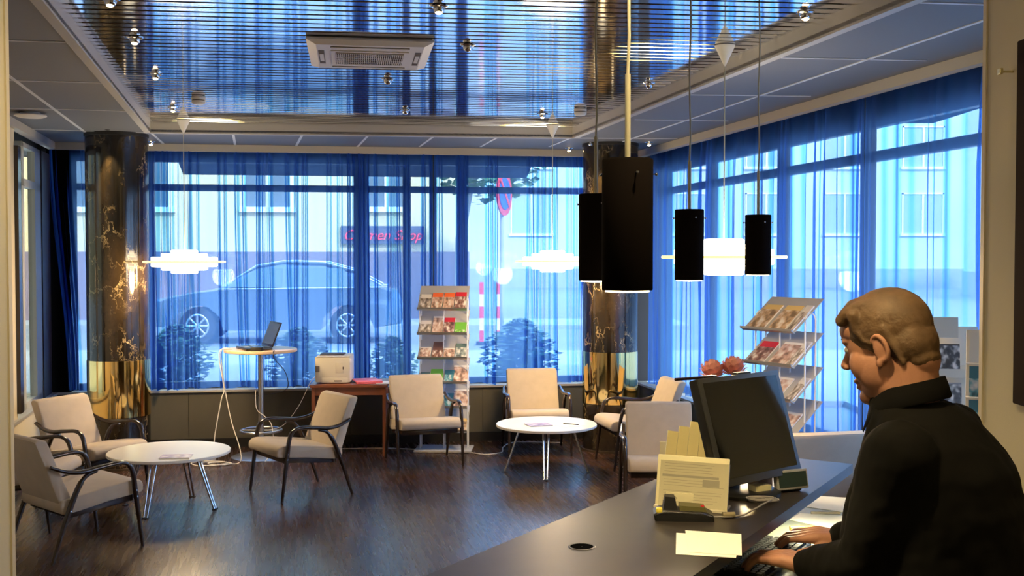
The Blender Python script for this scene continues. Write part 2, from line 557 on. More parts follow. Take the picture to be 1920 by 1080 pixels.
for W, L, side in ((WB, LB, 'back'), (WR, LR, 'right'), (WL, LL, 'left')):
    b = MB(); b.b2((0, -0.012, 0), (L, 0.0, 0.09))
    struct(b.build('baseboard_' + side, M['base'], xf=W.M, smooth=False))
n_tr = [0]
def trim(b, m, xf=None, **k):
    n_tr[0] += 1
    return struct(b.build('trim_%d' % n_tr[0], m, xf=xf, smooth=False, **k))
for W, L in ((WB, LB), (WR, LR), (WL, LL)):
    b = MB(); b.b2((-0.02, -0.03, SILL - 0.02), (L, 0.30, SILL)); trim(b, M['sill'], W.M)
    b = MB(); b.b2((-0.0, -0.035, CZ - 0.065), (L, 0.03, CZ + 0.01)); trim(b, M['trim'], W.M)
b = MB(); b.b2((0, -0.02, SILL), (1.3, 0.0, SILL + 0.012)); b.bm.free()

# windows ----------------------------------------------------------------
nwin = [0]
def window(W, a0, a1, z0, z1, tz, fm, mull=(), wl=0.04, wr=0.04, tw=0.032, t=0.2):
    nwin[0] += 1
    b = MB()
    b.b2((a0, t - .03, z0), (a0 + wl, t + .03, z1)); b.b2((a1 - wr, t - .03, z0), (a1, t + .03, z1))
    b.b2((a0, t - .03, z0), (a1, t + .03, z0 + 0.06)); b.b2((a0, t - .03, z1 - 0.04), (a1, t + .03, z1))
    if tz: b.b2((a0, t - .03, tz - tw), (a1, t + .03, tz + tw))
    for mu, mw in mull:
        b.b2((mu - mw, t - .03, z0), (mu + mw, t + .03, z1))
    f = struct(b.build('window_%d' % nwin[0], fm, xf=W.M, smooth=False))
    g = MB(); g.b2((a0 + .01, t - .003, z0 + .01), (a1 - .01, t + .003, z1 - .01))
    g.build('pane', M['glass'], f, xf=W.M, smooth=False)
    return f
T = 0.2
sB = lambda u: WB.s_of(u, T)
sR = lambda u: WR.s_of(u, T)
sL = lambda u: WL.s_of(u, T)
TZ = 2.515
window(WB, 0.0, sB(283), SILL, 2.80, TZ, M['frame'])
window(WB, sB(283), sB(678), SILL, 2.80, TZ, M['frame'], wr=0.075)
window(WB, sB(678), sB(763), SILL, 2.80, TZ, M['frame'], wl=0.075)
window(WB, sB(763), sB(866), SILL, 2.80, TZ, M['frame'], mull=[(sB(812), 0.035)], wr=0.05)
window(WB, sB(866), LB - 0.05, SILL, 2.80, TZ, M['frame'], wl=0.05, wr=0.12, mull=[(sB(1195), .03)])
edges_r = [0.25, sR(1335), sR(1468), sR(1626), LR - 0.1]
for a, c in zip(edges_r, edges_r[1:]):
    window(WR, a, c, SILL, 2.72, TZ - 0.02, M['frame'], wl=0.05, wr=0.05)
sLw = lambda u: WL.s_of(u, .06)
window(WL, 0.25, sLw(36), SILL, 2.80, TZ - .05, M['lightframe'], wl=sLw(61) - .25, wr=sLw(36) - sLw(40), t=.06)
b = MB(); b.b2((0.02, .02, SILL), (sLw(72), .028, 2.80)); trim(b, M['frame'], WL.M)
b = MB(); b.b2((WL.s_of(30, 0), 0.0, SILL), (LL, 0.3, 2.85)); struct(b.build('wall_left.001', M['cream'], xf=WL.M, smooth=False))
# corner posts
b = MB(); b.b2((-0.06, 0.02, SILL), (0.14, 0.34, 2.9)); trim(b, M['black'], WB.M)
b = MB(); b.b2((LB - 0.02, 0.1, SILL), (LB + 0.3, 0.34, 2.9)); trim(b, M['frame'], WB.M)

# ceiling ----------------------------------------------------------------
# lower edge of the recess, from the picture
rbl = PZ(282, 247, CZ); rbr = PZ(1073, 257, CZ); rl = PZ(83, 0, CZ); rr = PZ(1703, 0, CZ)
def ext(p, q, y):            # extend the line p->q to depth y
    k = (y - p.y) / (q.y - p.y)
    return p + (q - p) * k
YN = -3.0
rnl = ext(rbl, rl, YN); rnr = ext(rbr, rr, YN)
cbl = WB.p(-0.2, 0.1, CZ); cbr = WB.p(LB + 0.2, 0.1, CZ)
cnl = Vector((-6.2, YN, CZ)); cnr = Vector((4.6, YN, CZ))
cbl2 = WL.p(0, 0.1, CZ)
wl_end = WL.p(LL, 0.1, CZ); wr_end = WR.p(LR, 0.1, CZ)
b = MB()
def slab(b, pts, z0, z1, mi=0):
    b.loft([[Vector((p.x, p.y, z0)) for p in pts], [Vector((p.x, p.y, z1)) for p in pts]], mi=mi)
slab(b, [rbl, rbr, cbr, cbl], CZ, CZ + 0.02)
slab(b, [rnl, rbl, cbl, cnl], CZ, CZ + 0.02)
slab(b, [rbr, rnr, cnr, cbr], CZ, CZ + 0.02)
ceil = struct(b.build('ceiling', M['tile'], smooth=False))
# opaque slab above everything
b = MB(); b.b2((-6.2, -3.2, 3.3), (4.6, 12.0, 3.4)); trim(b, M['black'])
# grid bars
b = MB()
def bar(p, q, wd=0.012, h=0.004):
    p = Vector((p.x, p.y, CZ - h / 2)); q = Vector((q.x, q.y, CZ - h / 2))
    d = (q - p); L_ = d.length; a = math.atan2(d.y, d.x)
    b.box((p + q) / 2, (L_, wd * 2, h), rot=Matrix.Rotation(a, 3, 'Z'))
for (u0, v0), (u1, v1) in (((437, 250), (441, 272)), ((567, 252), (555, 274)), ((690, 254), (669, 276)), ((812, 256), (782, 278)),
                           ((933, 257), (893, 279)), ((1073, 257), (1017, 280)), ((282, 247), (307, 270))):
    p, q = PZ(u0, v0, CZ), PZ(u1, v1, CZ); bar(p, ext(p, q, WB.p(2.8, 0, 0).y - 0.05), 0.011)
p, q = PZ(1280, 227.5, CZ), PZ(1843, 38, CZ); bar(ext(p, q, 10.6), ext(p, q, 1.0), 0.011)
p, q = PZ(17, 142, CZ), PZ(163, 250, CZ); bar(q, ext(p, q, 1.0), 0.011)
for (u0, v0), (u1, v1) in (((1703, 3), (1860, 8)), ((1443, 107), (1737, 113)), ((1280, 177), (1520, 180)), ((1190, 224), (1365, 226.5)),
                           ((10, 75), (147, 79)), ((10, 150), (210, 155)), ((10, 202), (252, 208)), ((60, 242), (282, 249)), ((1060, 258.5), (1270, 260))):
    bar(PZ(u0, v0, CZ), PZ(u1, v1, CZ), 0.009)
trim(b, M['tbar'])
# recess border faces and lip
b = MB()
for p, q, off in ((rbl, rbr, Vector((-0.151, 1, 0)).normalized()), (rl, rbl, Vector((-1, -0.2, 0)).normalized()), (rbr, rr, Vector((1, 0.2, 0)).normalized())):
    if p is rl: p = rnl
    if q is rr: q = rnr
    A = [Vector((p.x, p.y, CZ - .012)), Vector((q.x, q.y, CZ - .012)), Vector((q.x, q.y, 0)) + Vector((0, 0, SZ + .03)), Vector((p.x, p.y, SZ + .03))]
    B = [x + off * 0.05 for x in A]
    b.loft([A, B])
trim(b, M['trim'])
# slatted mirror field
rdir = (rbr - rbl).normalized()
yaw = math.atan2(rdir.y, rdir.x)
Rz = Matrix.Rotation(yaw, 4, 'Z')
slo = MB(); back = MB()
ndir = Vector((-rdir.y, rdir.x, 0))
pitch_s = 0.1
total = 12.5
i = 0
while i * pitch_s < total:
    c0 = rbl - ndir * (i * pitch_s + 0.045)
    # limits where this slat line meets the two side edges
    def hit(P, Q):
        e = (Q - P)
        # P + k e = c0 + m rdir
        det = e.x * (-rdir.y) + rdir.x * e.y
        k = ((c0.x - P.x) * (-rdir.y) + rdir.x * (c0.y - P.y)) / det
        return P + e * k
    a = hit(rbl, rl); c = hit(rbr, rr)
    m_ = (a + c) / 2; L_ = (c - a).length
    rad = random.Random(i).uniform(-0.0015, 0.0015)
    R3 = Matrix.Rotation(yaw, 3, 'Z') @ Matrix.Rotation(rad, 3, 'X')
    n = 2
    hw = 0.0385
    prof = [(-hw, 0.012), (-hw, 0.003), (-hw + 0.003, 0.0), (hw - 0.003, 0.0), (hw, 0.003), (hw, 0.012)]
    rings = [[Vector((m_.x, m_.y, SZ)) + R3 @ Vector((sx * (L_ / 2 + .03), y_, z_)) for (y_, z_) in prof] for sx in (-1, 1)]
    slo.loft(rings)
    i += 1
slab(back, [rnl, rnr, rbr, rbl], SZ + 0.03, SZ + 0.05)
sl = slo.build('ceiling_slats', M['slat'], smooth=False); struct(sl); sl.name = 'ceiling.001'
bk = struct(back.build('ceiling.002', M['black'], smooth=False))

# near walls -------------------------------------------------------------
b = MB(); b.b2((-6.2, 2.55, 0), (-1.40, 3.04, 3.3)); b.b2((-1.41, 3.03, 0), (-1.395, 3.05, 3.3), mi=1)
struct(b.build('wall_near_left', [M['cream'], M['creamtrim']], smooth=False))
b = MB(); b.b2((1.55, -3, 0), (1.95, 3.60, 3.3), mi=0); b.b2((1.545, 3.585, 0), (1.56, 3.61, 3.3), mi=1)
struct(b.build('wall_near_right', [M['cream'], M['creamtrim']], smooth=False))
b = MB(); b.b2((-6.2, -3.2, 0), (4.6, -3.0, 3.3)); struct(b.build('wall_behind', M['cream'], smooth=False))
b = MB(); b.b2((-6.2, -3.2, 0), (-6.0, 3.0, 3.3)); struct(b.build('wall_side_left', M['cream'], smooth=False))
b = MB(); b.b2((1.95, 3.45, 0), (4.6, 3.6, 3.3)); struct(b.build('wall_side_right', M['cream'], smooth=False))
# grey board strip fixed on left wall below the window line, seen at the frame's left edge
b = MB(); b.b2((WL.s_of(34.5, 0), -0.03, 0.60), (WL.s_of(29, 0), -0.0, 2.72)); 
o = b.build('wall_board', M['darkwood'], xf=WL.M, smooth=False)
tag(o, 'narrow dark board standing upright on the left wall beside the window', 'board')

# ------------------------------------------------------------------ columns
def column(x, y, r, label):
    t = empty('column', (x, y, 0), 0, label, 'column', 'marble columns')
    b = MB(); b.lathe([(r, 0.0), (r, 0.455)], n=64); b.build('lower_marble', M['marble'], t)
    b = MB(); b.lathe([(r + .004, 0.455), (r + .004, 0.945)], n=96); b.build('brass_band', M['brass'], t)
    b = MB(); b.lathe([(r, 0.945), (r, 2.885)], n=64); b.build('marble_shaft', M['marble'], t)
    b = MB(); b.lathe([(r + .008, 2.885), (r + .008, CZ)], n=64); b.build('top_collar', M['base'], t)
    b = MB(); b.lathe([(r + .012, 0.0), (r + .012, 0.02)], n=64); b.build('base_ring', M['counteredge'], t)
    return t
c1 = PY(221, 500, 9.6); column(c1.x, 9.6, 0.262, 'black marble column with brass band at the left, behind the grey armchair')
c2 = PY(1144, 500, 10.45); column(c2.x, 10.45, 0.262, 'black marble column with brass band in the far right corner, behind the pendants')

# ------------------------------------------------------------------ curtains
rng = random.Random(7)
def curtain(W, a0, a1, label, name='curtain', zt=2.88, zb=SILL + 0.012, folds=9, dense=(), t0=0.07, sweep=None, seed=0, step=0.0035, drift=0.05, wave=1.0, fd=1.0, fw=1.0):
    rg = np.random.RandomState(seed)
    L = a1 - a0
    n = int(L / step) + 1
    s = np.linspace(0, 1, n)
    rows = 18
    nf = int(folds * L)
    cen = np.sort(rg.rand(nf))
    wd = rg.uniform(0.008, 0.017, nf)
    dep = rg.uniform(0.045, 0.085, nf) * np.where(rg.rand(nf) < 0.4, 1.4, 1)
    dr = rg.uniform(-drift, drift, nf)
    dep = dep * fd; wd = wd * fw
    if len(dense):
        ex, ew, ed, edr = [], [], [], []
        for (d0, d1, num) in dense:
            for k in range(num):
                ex.append((d0 + (d1 - d0) * (k + rg.rand() * .6) / num - a0) / L); ew.append(rg.uniform(.006, .011) * fw); ed.append(rg.uniform(.04, .075) * (fd * 1.6 if fd < 1 else 1)); edr.append(rg.uniform(-.01, .01))
        cen = np.concatenate([cen, ex]); wd = np.concatenate([wd, ew]); dep = np.concatenate([dep, ed]); dr = np.concatenate([dr, edr])
    P = []
    ph = rg.rand(3) * 6
    for r in range(rows):
        k = r / (rows - 1)
        z = zt + (zb - zt) * k
        t = t0 + wave * (0.012 * np.sin(s * L * 13 + ph[0] + 0.4 * k) + 0.006 * np.sin(s * L * 37 + ph[1] - k))
        amp = 0.55 + 0.45 * min(1, k * 4) if True else 1
        for c, w_, d_, q in zip(cen, wd, dep, dr):
            x = (s - c) * L - q * k * k
            t = t - amp * d_ * np.exp(-(x / w_) ** 2)
        if sweep:
            lo, hi = sweep(k)
            a = lo + (hi - lo) * s
        else:
            a = a0 + L * s
        P.append([W.p(float(aa), float(tt), z + (0.008 * math.sin(aa * 25 + ph[2]) if r == rows - 1 else 0)) for aa, tt in zip(a, t)])
    b = MB()
    b.loft(P, cap=False, closed=False)
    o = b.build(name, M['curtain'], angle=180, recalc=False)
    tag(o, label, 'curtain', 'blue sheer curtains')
    return o
sb = lambda u: WB.s_of(u, 0.07)
sr = lambda u: WR.s_of(u, 0.07)
def sweepL(k):
    e = k * k * (3 - 2 * k)
    return (sb(95) + (sb(128) - sb(95)) * e, sb(215) + 0.0 * e)
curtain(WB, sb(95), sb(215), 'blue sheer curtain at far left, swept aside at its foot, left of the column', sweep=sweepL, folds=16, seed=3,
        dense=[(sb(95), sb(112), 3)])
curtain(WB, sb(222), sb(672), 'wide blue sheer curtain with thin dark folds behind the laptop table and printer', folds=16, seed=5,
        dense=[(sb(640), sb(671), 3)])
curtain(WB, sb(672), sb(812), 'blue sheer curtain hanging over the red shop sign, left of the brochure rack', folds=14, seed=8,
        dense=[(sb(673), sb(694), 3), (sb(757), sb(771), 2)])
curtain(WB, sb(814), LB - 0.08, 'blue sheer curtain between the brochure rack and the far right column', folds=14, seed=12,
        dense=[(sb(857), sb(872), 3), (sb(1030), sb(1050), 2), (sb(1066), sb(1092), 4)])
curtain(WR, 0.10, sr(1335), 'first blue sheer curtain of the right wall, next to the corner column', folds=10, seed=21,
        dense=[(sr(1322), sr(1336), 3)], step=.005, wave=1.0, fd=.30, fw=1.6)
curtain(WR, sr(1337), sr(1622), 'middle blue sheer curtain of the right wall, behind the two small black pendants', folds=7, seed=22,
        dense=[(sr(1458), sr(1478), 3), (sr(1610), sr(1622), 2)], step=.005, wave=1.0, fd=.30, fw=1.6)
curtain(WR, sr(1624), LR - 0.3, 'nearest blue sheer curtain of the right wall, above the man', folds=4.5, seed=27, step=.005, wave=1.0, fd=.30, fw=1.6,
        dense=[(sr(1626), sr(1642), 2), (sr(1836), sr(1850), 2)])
# heavier header tape of the curtains on the right wall is part of the cloth: a rail above
for W, L in ((WB, LB), (WR, LR)):
    b = MB(); b.b2((0.05, 0.03, 2.885), (L - 0.05, 0.10, CZ)); trim(b, M['frame'], W.M)

# ------------------------------------------------------------------ outdoors
GZ = 0.22
b = MB(); b.b2((-40, 11.7, GZ - 0.1), (60, 90, GZ)); b.b2((2.6, -20, GZ - 0.1), (60, 11.7, GZ)); b.b2((-40, -20, GZ - 0.1), (-6.3, 11.7, GZ))
struct(b.build('ground', M['asphalt'], smooth=False))
b = MB(); b.b2((-30, 11.8, GZ), (60, 18.2, GZ + 0.06)); b.b2((3.6, -15, GZ), (9, 11.8, GZ + .06)); b.b2((-30, 24.5, GZ), (4, 27, GZ + .08))
o = struct(b.build('ground.001', M['pave'], smooth=False))

WF = Wall((-24, 25.0), (1, 0.12), (-0.12, 1))
def facade_building(W, x0, x1, h, dep, mw, ml, zl, wins, label, wm=None, sill=True):
    t = empty('building', W.p((x0 + x1) / 2, dep / 2, GZ), math.atan2(W.d.y, W.d.x), label, 'building')
    inv = Matrix.Translation((-(x0 + x1) / 2, -dep / 2, -GZ))
    b = MB(); b.b2((x0, 0, zl), (x1, dep, h)); b.build('facade', mw, t, xf=inv, smooth=False)
    b = MB(); b.b2((x0 - .0, -0.08, GZ), (x1 + .0, dep, zl)); b.build('plinth', ml, t, xf=inv, smooth=False)
    for (a, c, z0, z1) in wins:
        b = MB()
        m_ = 0.07
        b.b2((a - m_, -0.06, z0 - m_), (a, 0.02, z1 + m_)); b.b2((c, -0.06, z0 - m_), (c + m_, 0.02, z1 + m_))
        b.b2((a - m_, -0.06, z1), (c + m_, 0.02, z1 + m_)); b.b2((a - .15, -0.12, z0 - .13), (c + .15, 0.02, z0))
        b.b2(((a + c) / 2 - .05, -0.05, z0), ((a + c) / 2 + .05, 0.02, z1))
        f = b.build('window', M['white'], t, xf=inv, smooth=False)
        g = MB(); g.b2((a, -0.015, z0), (c, 0.0, z1)); g.build('glass', wm or M['winglass'], f, xf=inv, smooth=False)
    return t
sF = lambda u: WF.s_of(u)
def zF(v, u): 
    p = WF.p(sF(u), 0, 0); return PY(u, v, p.y).z
wins = []
for (u0, u1, v0, v1) in ((462, 545, 180, 388), (250, 318, 180, 388), (693, 757, 180, 388), (120, 165, 180, 388)):
    wins.append((sF(u0), sF(u1), zF(v1, u0), 5.8))
facade_building(WF, -6, sF(880), 13, 8, M['facade'], M['facadelow'], zF(472, 500), wins,
                'yellow beige street building with mauve plinth seen through the wide curtain')
# shop sign
t = empty('shop_sign', WF.p((sF(640) + sF(795)) / 2, -0.12, zF(457, 700)), math.atan2(WF.d.y, WF.d.x),
          'dark shop sign with red script lettering on the building across the street', 'sign')
wd_ = sF(795) - sF(640); hh = zF(424, 700) - zF(457, 700)
b = MB(); b.b2((-wd_ / 2, 0, 0), (wd_ / 2, 0.1, hh)); b.build('board', mat('slate sign board', (0.10, 0.11, 0.16), 0.5), t, smooth=False)
cu = bpy.data.curves.new('lettering', 'FONT'); cu.body = 'Carmen Shop'; cu.size = hh * 0.8; cu.extrude = 0.02; cu.align_x = 'CENTER'; cu.shear = 0.35
cu.materials.append(M['neon'])
tmp = bpy.data.objects.new('lettering', cu); C.objects.link(tmp)
bpy.context.view_layer.update()
me = bpy.data.meshes.new_from_object(tmp.evaluated_get(bpy.context.evaluated_depsgraph_get())); bpy.data.objects.remove(tmp)
tx = bpy.data.objects.new('lettering', me); C.objects.link(tx); tx.parent = t; tx.location = (0, -0.03, hh * .22); tx.rotation_euler = (PI / 2, 0, 0)

WN = Wall((-13.5, 20), (.22, -1), (-1, -.22))
ws = [(2 + 3.2 * i, 3.4 + 3.2 * i, 2.4 + 3.2 * j, 4.6 + 3.2 * j) for i in range(7) for j in range(3)]
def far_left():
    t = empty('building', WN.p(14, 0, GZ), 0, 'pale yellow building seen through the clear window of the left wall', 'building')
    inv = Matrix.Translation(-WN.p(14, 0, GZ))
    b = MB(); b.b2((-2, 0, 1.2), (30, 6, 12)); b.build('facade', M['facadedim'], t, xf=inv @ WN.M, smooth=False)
    b = MB(); b.b2((-2, -.06, GZ), (30, 6, 1.2)); b.build('plinth', M['pave'], t, xf=inv @ WN.M, smooth=False)
    for (a, c, z0, z1) in ws:
        b = MB(); b.b2((a - .07, -.05, z0 - .07), (c + .07, .0, z1 + .07)); f = b.build('window', M['white'], t, xf=inv @ WN.M, smooth=False)
        b = MB(); b.b2((a, -.06, z0), (c, -.05, z1)); b.build('glass', M['winglass'], f, xf=inv @ WN.M, smooth=False)
far_left()
# pale buildings further off, across the side street
WG = Wall((-6, 56.0), (1, 0.0), (0, 1))
ws = [(6 + 4 * i, 8 + 4 * i, 3 + 3.4 * j, 5 + 3.4 * j) for i in range(8) for j in range(3)]
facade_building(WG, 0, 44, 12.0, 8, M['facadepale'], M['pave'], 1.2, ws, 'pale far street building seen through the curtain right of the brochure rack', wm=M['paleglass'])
WH = Wall((19, 46.0), (0.12, -1), (1, 0.12))
ws = [(4 + 4.2 * i, 6.2 + 4.2 * i, 2.6 + 3.4 * j, 4.6 + 3.4 * j) for i in range(9) for j in range(2)]
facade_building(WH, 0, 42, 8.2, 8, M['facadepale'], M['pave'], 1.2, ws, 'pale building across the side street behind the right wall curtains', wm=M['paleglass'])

# car
def make_car():
    t = empty('parked_car', (0, 0, 0), 0, 'steel blue parked saloon car seen through the curtain behind the laptop', 'car')
    Lc = 4.75; Wd = 0.9
    # side profile x (front = -), z
    body = [(-2.38, .35), (-2.42, .55), (-2.35, .72), (-2.1, .82), (-1.5, .92), (-1.0, .97), (1.9, 1.02), (2.3, .95), (2.4, .7), (2.36, .35),
            (1.85, .28), (1.75, .5), (1.55, .66), (1.35, .7), (1.12, .66), (.92, .5), (.85, .25), (-.95, .25), (-1.03, .5), (-1.22, .66),
            (-1.42, .7), (-1.64, .66), (-1.83, .5), (-1.92, .3)]
    b = MB()
    rings = []
    for y, k in ((-Wd, .94), (-Wd + .06, 1), (Wd - .06, 1), (Wd, .94)):
        rings.append([(x * (k if abs(x) > 2 else 1), y, z if z < .6 else .6 + (z - .6) * k) for x, z in body])
    b.loft(rings); b.build('body', M['car'], t)
    roof = [(-1.05, .95), (-.35, 1.36), (.15, 1.44), (.9, 1.42), (1.45, 1.28), (2.0, 1.0)]
    b = MB()
    b.loft([[(x, y * (1 if z < 1.1 else .8), z) for x, z in roof] for y in (-Wd * .93, Wd * .93)])
    cb = b.build('cabin', M['car'], t)
    for sg in (-1, 1):
        y0 = sg * (Wd * .93 + .004); y1 = sg * (Wd * .80 + .01)
        for (x0, x1, xa, xb) in ((-.85, .12, -.3, .12), (.2, 1.55, .2, 1.25)):
            b = MB(); b.loft([[(x0, y0, 1.0), (x1, y0, 1.0), (xb, y1, 1.34), (xa, y1, 1.34)], [(x0, y0 - .01 * sg, 1.0), (x1, y0 - .01 * sg, 1.0), (xb, y1 - .01 * sg, 1.34), (xa, y1 - .01 * sg, 1.34)]]); b.build('side_window', M['carglass'], cb)
    b = MB()
    for sg in (-1, 1):
        b.tube([(x, sg * Wd * .80, z + .02) for x, z in roof], .02); b.tube([(-1.1, sg * Wd, .97), (2.1, sg * Wd, 1.0)], .014)
    b.build('chrome_strip', M['alloy'], t)
    for yy in (-.62, .62):
        b = MB(); b.box((-2.28, yy, .68), (.22, .4, .16), bevel=.04); b.build('headlight', M['white'], t)
    for x in (-1.42, 1.35):
        for sg in (-1, 1):
            b = MB(); b.cyl((x, sg * .72, .33), (x, sg * .91, .33), .33, n=36); wl_ = b.build('wheel', M['tyre'], t)
            b = MB()
            b.tube([(x + .2 * math.cos(a), sg * .92, .33 + .2 * math.sin(a)) for a in np.linspace(0, 2 * PI, 25)[:-1]], .02, closed=True)
            for k in range(8):
                a = 2 * PI * k / 8
                b.tube([(x, sg * .92, .33), (x + .2 * math.cos(a), sg * .92, .33 + .2 * math.sin(a))], .02)
            b.build('rim', M['alloy'], wl_)
    return t
car = make_car()
car.location = (PY(525, 500, 21.0).x, 21.0, GZ); car.rotation_euler = (0, 0, 0.1); car.scale = (0.98, 1, 1.05)

# shrubs outside the window
def shrub(u, v, y, r, h, label, seed, m='leaf', z0=None):
    rg = random.Random(seed)
    p = PY(u, v, y)
    z0 = GZ + .06 if z0 is None else z0
    b = MB()
    for i in range(1300):
        a = rg.uniform(0, 2 * PI); e = rg.random() ** .5
        zz = rg.random()
        rad = r * math.sin(PI * (0.15 + 0.8 * zz)) * e
        c = Vector((rad * math.cos(a), rad * math.sin(a), zz * h))
        s = rg.uniform(.03, .06) * (r / .4)
        R = Matrix.Rotation(rg.uniform(0, 6.28), 3, 'Z') @ Matrix.Rotation(rg.uniform(-1, 1), 3, 'X')
        b.quad([c + R @ Vector((-s, 0, 0)), c + R @ Vector((0, -s * .5, 0)), c + R @ Vector((s, 0, 0.01)), c + R @ Vector((0, s * .5, 0))])
    b.tube([(0, 0, 0), (0.02, 0, h * .6)], [.03 * r / .4, .015], n=6)
    for i in range(14):
        a = rg.uniform(0, 2 * PI); zz = rg.uniform(.2, .75); q = r * .45 * math.sin(PI * zz)
        b.ball((q * math.cos(a), q * math.sin(a), zz * h), rg.uniform(.18, .26) * r, sub=2)
    o = b.build('shrub', M[m], smooth=False)
    o.location = (p.x, p.y, z0)
    tag(o, label, 'shrub', 'shrubs outside')
shrub(330, 650, 12.9, .45, .75, 'leafy shrub outside the window just right of the left column', 1)
shrub(560, 650, 12.9, .42, .72, 'leafy shrub outside the window behind the laptop table', 2)
shrub(735, 660, 13.1, .32, .6, 'leafy shrub outside the window left of the brochure rack', 3)
shrub(975, 650, 13.2, .5, .8, 'leafy shrub outside the window between brochure rack and right column', 4)
def tree(u, y, zc, r, label, seed):
    rg = random.Random(seed); p = PY(u, 400, y)
    t = empty('tree', (p.x, y, GZ), 0, label, 'tree')
    b = MB(); b.tube([(-.62, 0, 0), (-.6, 0, zc * .5), (-.2, .1, zc)], [.13, .10, .05]); b.build('trunk', M['bark'], t)
    b = MB()
    for i in range(1600):
        d = Vector((rg.gauss(0, 1), rg.gauss(0, 1), rg.gauss(0, .8))).normalized() * r * rg.random() ** .4
        c = d + Vector((0, 0, zc)); s = .13
        R = Matrix.Rotation(rg.uniform(0, 6.28), 3, 'Z') @ Matrix.Rotation(rg.uniform(-1.5, 1.5), 3, 'X')
        b.quad([c + R @ Vector((-s, 0, 0)), c + R @ Vector((0, -s * .5, 0)), c + R @ Vector((s, 0, 0.01)), c + R @ Vector((0, s * .5, 0))])
    b.build('crown', M['leaf'], t, smooth=False)
tree(915, 23.5, 4.0, 1.3, 'street tree seen above the brochure rack, left of the round road sign', 5)

# road sign: red ring round blue disc
sp = PY(945, 363, 14.8)
t = empty('road_sign', (sp.x, sp.y, GZ), 1.23, 'round road sign with red rim and blue face on a post outside', 'road sign')
b = MB(); b.cyl((0, 0.03, 0), (0, 0.03, sp.z + .3 - GZ), .028); b.build('post', M['greymetal'], t)
b = MB(); b.cyl((0, -.01, sp.z - GZ), (0, .005, sp.z - GZ), .30, n=48); b.build('rim', M['red'], t)
b = MB(); b.cyl((0, -.018, sp.z - GZ), (0, -.008, sp.z - GZ), .215, n=48)
b.build('face', M['blue'], t)
b = MB(); b.box((0, -.02, sp.z - GZ), (.5, .006, .055), rot=Matrix.Rotation(.8, 3, 'Y')); b.build('slash', M['red'], t, smooth=False)
# red white barrier posts
for (u, lab) in ((903, 'red and white striped road post outside, just right of the brochure rack'), (935, 'red and white striped road post outside below the round sign')):
    p = PY(u, 590, 20)
    t = empty('road_post', (p.x, 20, GZ), 0, lab, 'road post')
    for k in range(5):
        b = MB(); b.b2((-.04, -.03, .22 * k + .05), (.04, .03, .22 * (k + 1) + .05)); b.build('stripe', M['red'] if k % 2 == 0 else M['white'], t, smooth=False)
    b = MB(); b.box((0, 0, .03), (.2, .2, .06)); b.build('foot', M['tyre'], t, smooth=False)
# awning above the back windows
a0, a1 = WB.s_of(333, .55), WB.s_of(1000, .55)
b = MB(); b.loft([[(a0, .36, 2.98), (a0, 1.0, 2.73), (a0, 1.0, 2.70), (a0, .36, 2.90)], [(a1, .36, 2.98), (a1, 1.0, 2.73), (a1, 1.0, 2.70), (a1, .36, 2.90)]])
o = b.build('awning', mat('dark blue awning cloth', (0.012, 0.016, 0.05), 0.8), xf=WB.M, smooth=False)
tag(o, 'dark awning along the top outside of the back windows', 'awning')

# ------------------------------------------------------------------ lamps and ceiling fixtures
def point(name, loc, e, col, r=0.04, parent=None):
    l = bpy.data.lights.new(name, 'POINT'); l.energy = e; l.color = col; l.shadow_soft_size = r
    o = bpy.data.objects.new(name, l); C.objects.link(o); o.location = loc
    if parent: o.parent = parent
    return o
def spot(name, loc, d, e, col, ang=60, blend=.6, r=.02, parent=None):
    l = bpy.data.lights.new(name, 'SPOT'); l.energy = e; l.color = col; l.spot_size = math.radians(ang); l.spot_blend = blend; l.shadow_soft_size = r
    o = bpy.data.objects.new(name, l); C.objects.link(o); o.location = loc
    o.rotation_euler = Vector(d).to_track_quat('-Z', 'Y').to_euler()
    if parent: o.parent = parent
    return o
WARM = (1.0, 0.66, 0.30)

def tier_pendant(u, y, vz, D, label):
    p = PY(u, vz, y)
    t = empty('tiered_pendant', (p.x, y, p.z), 0, label, 'pendant lamp', 'tiered disc pendants over the seating')
    s = D / 0.68
    b = MB(); b.lathe([(.01 * s, -.008 * s), (.335 * s, -.008 * s), (.34 * s, 0), (.335 * s, .008 * s), (.01 * s, .008 * s)], n=64); b.build('rim_disc', M['lampdisc'], t)
    for (r0, z0, z1) in ((.27, .008, .042), (.19, .042, .070), (.11, .070, .098)):
        for sg in (1, -1):
            b = MB(); zs = sorted([sg * z0 * s, sg * z1 * s])
            b.lathe([(r0 * s - .008, zs[0]), (r0 * s, zs[0] + .006), (r0 * s, zs[1] - .006), (r0 * s - .008, zs[1])], n=56)
            b.build('opal_tier', M['lampglow'], t)
    ch = SZ - p.z
    b = MB(); b.cyl((0, 0, .1 * s), (0, 0, ch - .09), .0035, n=8); b.build('cord', M['cord'], t)
    b = MB(); b.lathe([(.003, ch - .115), (.056, ch - .004), (.05, ch - .0005)], n=32); b.build('ceiling_cone', M['canopy'], t)
    l = point('lamp_light', (0, 0, -.17 * s), 60, WARM, .12, t)
    return t
tier_pendant(346, 9.25, 491, .68, 'glowing tiered pendant lamp at the left, beside the left marble column')
tier_pendant(1036, 9.62, 490, .66, 'glowing tiered pendant lamp over the right table, cut by the black cylinders')
tier_pendant(1357, 5.98, 482, .68, 'big glowing tiered pendant lamp behind the two small black cylinders')

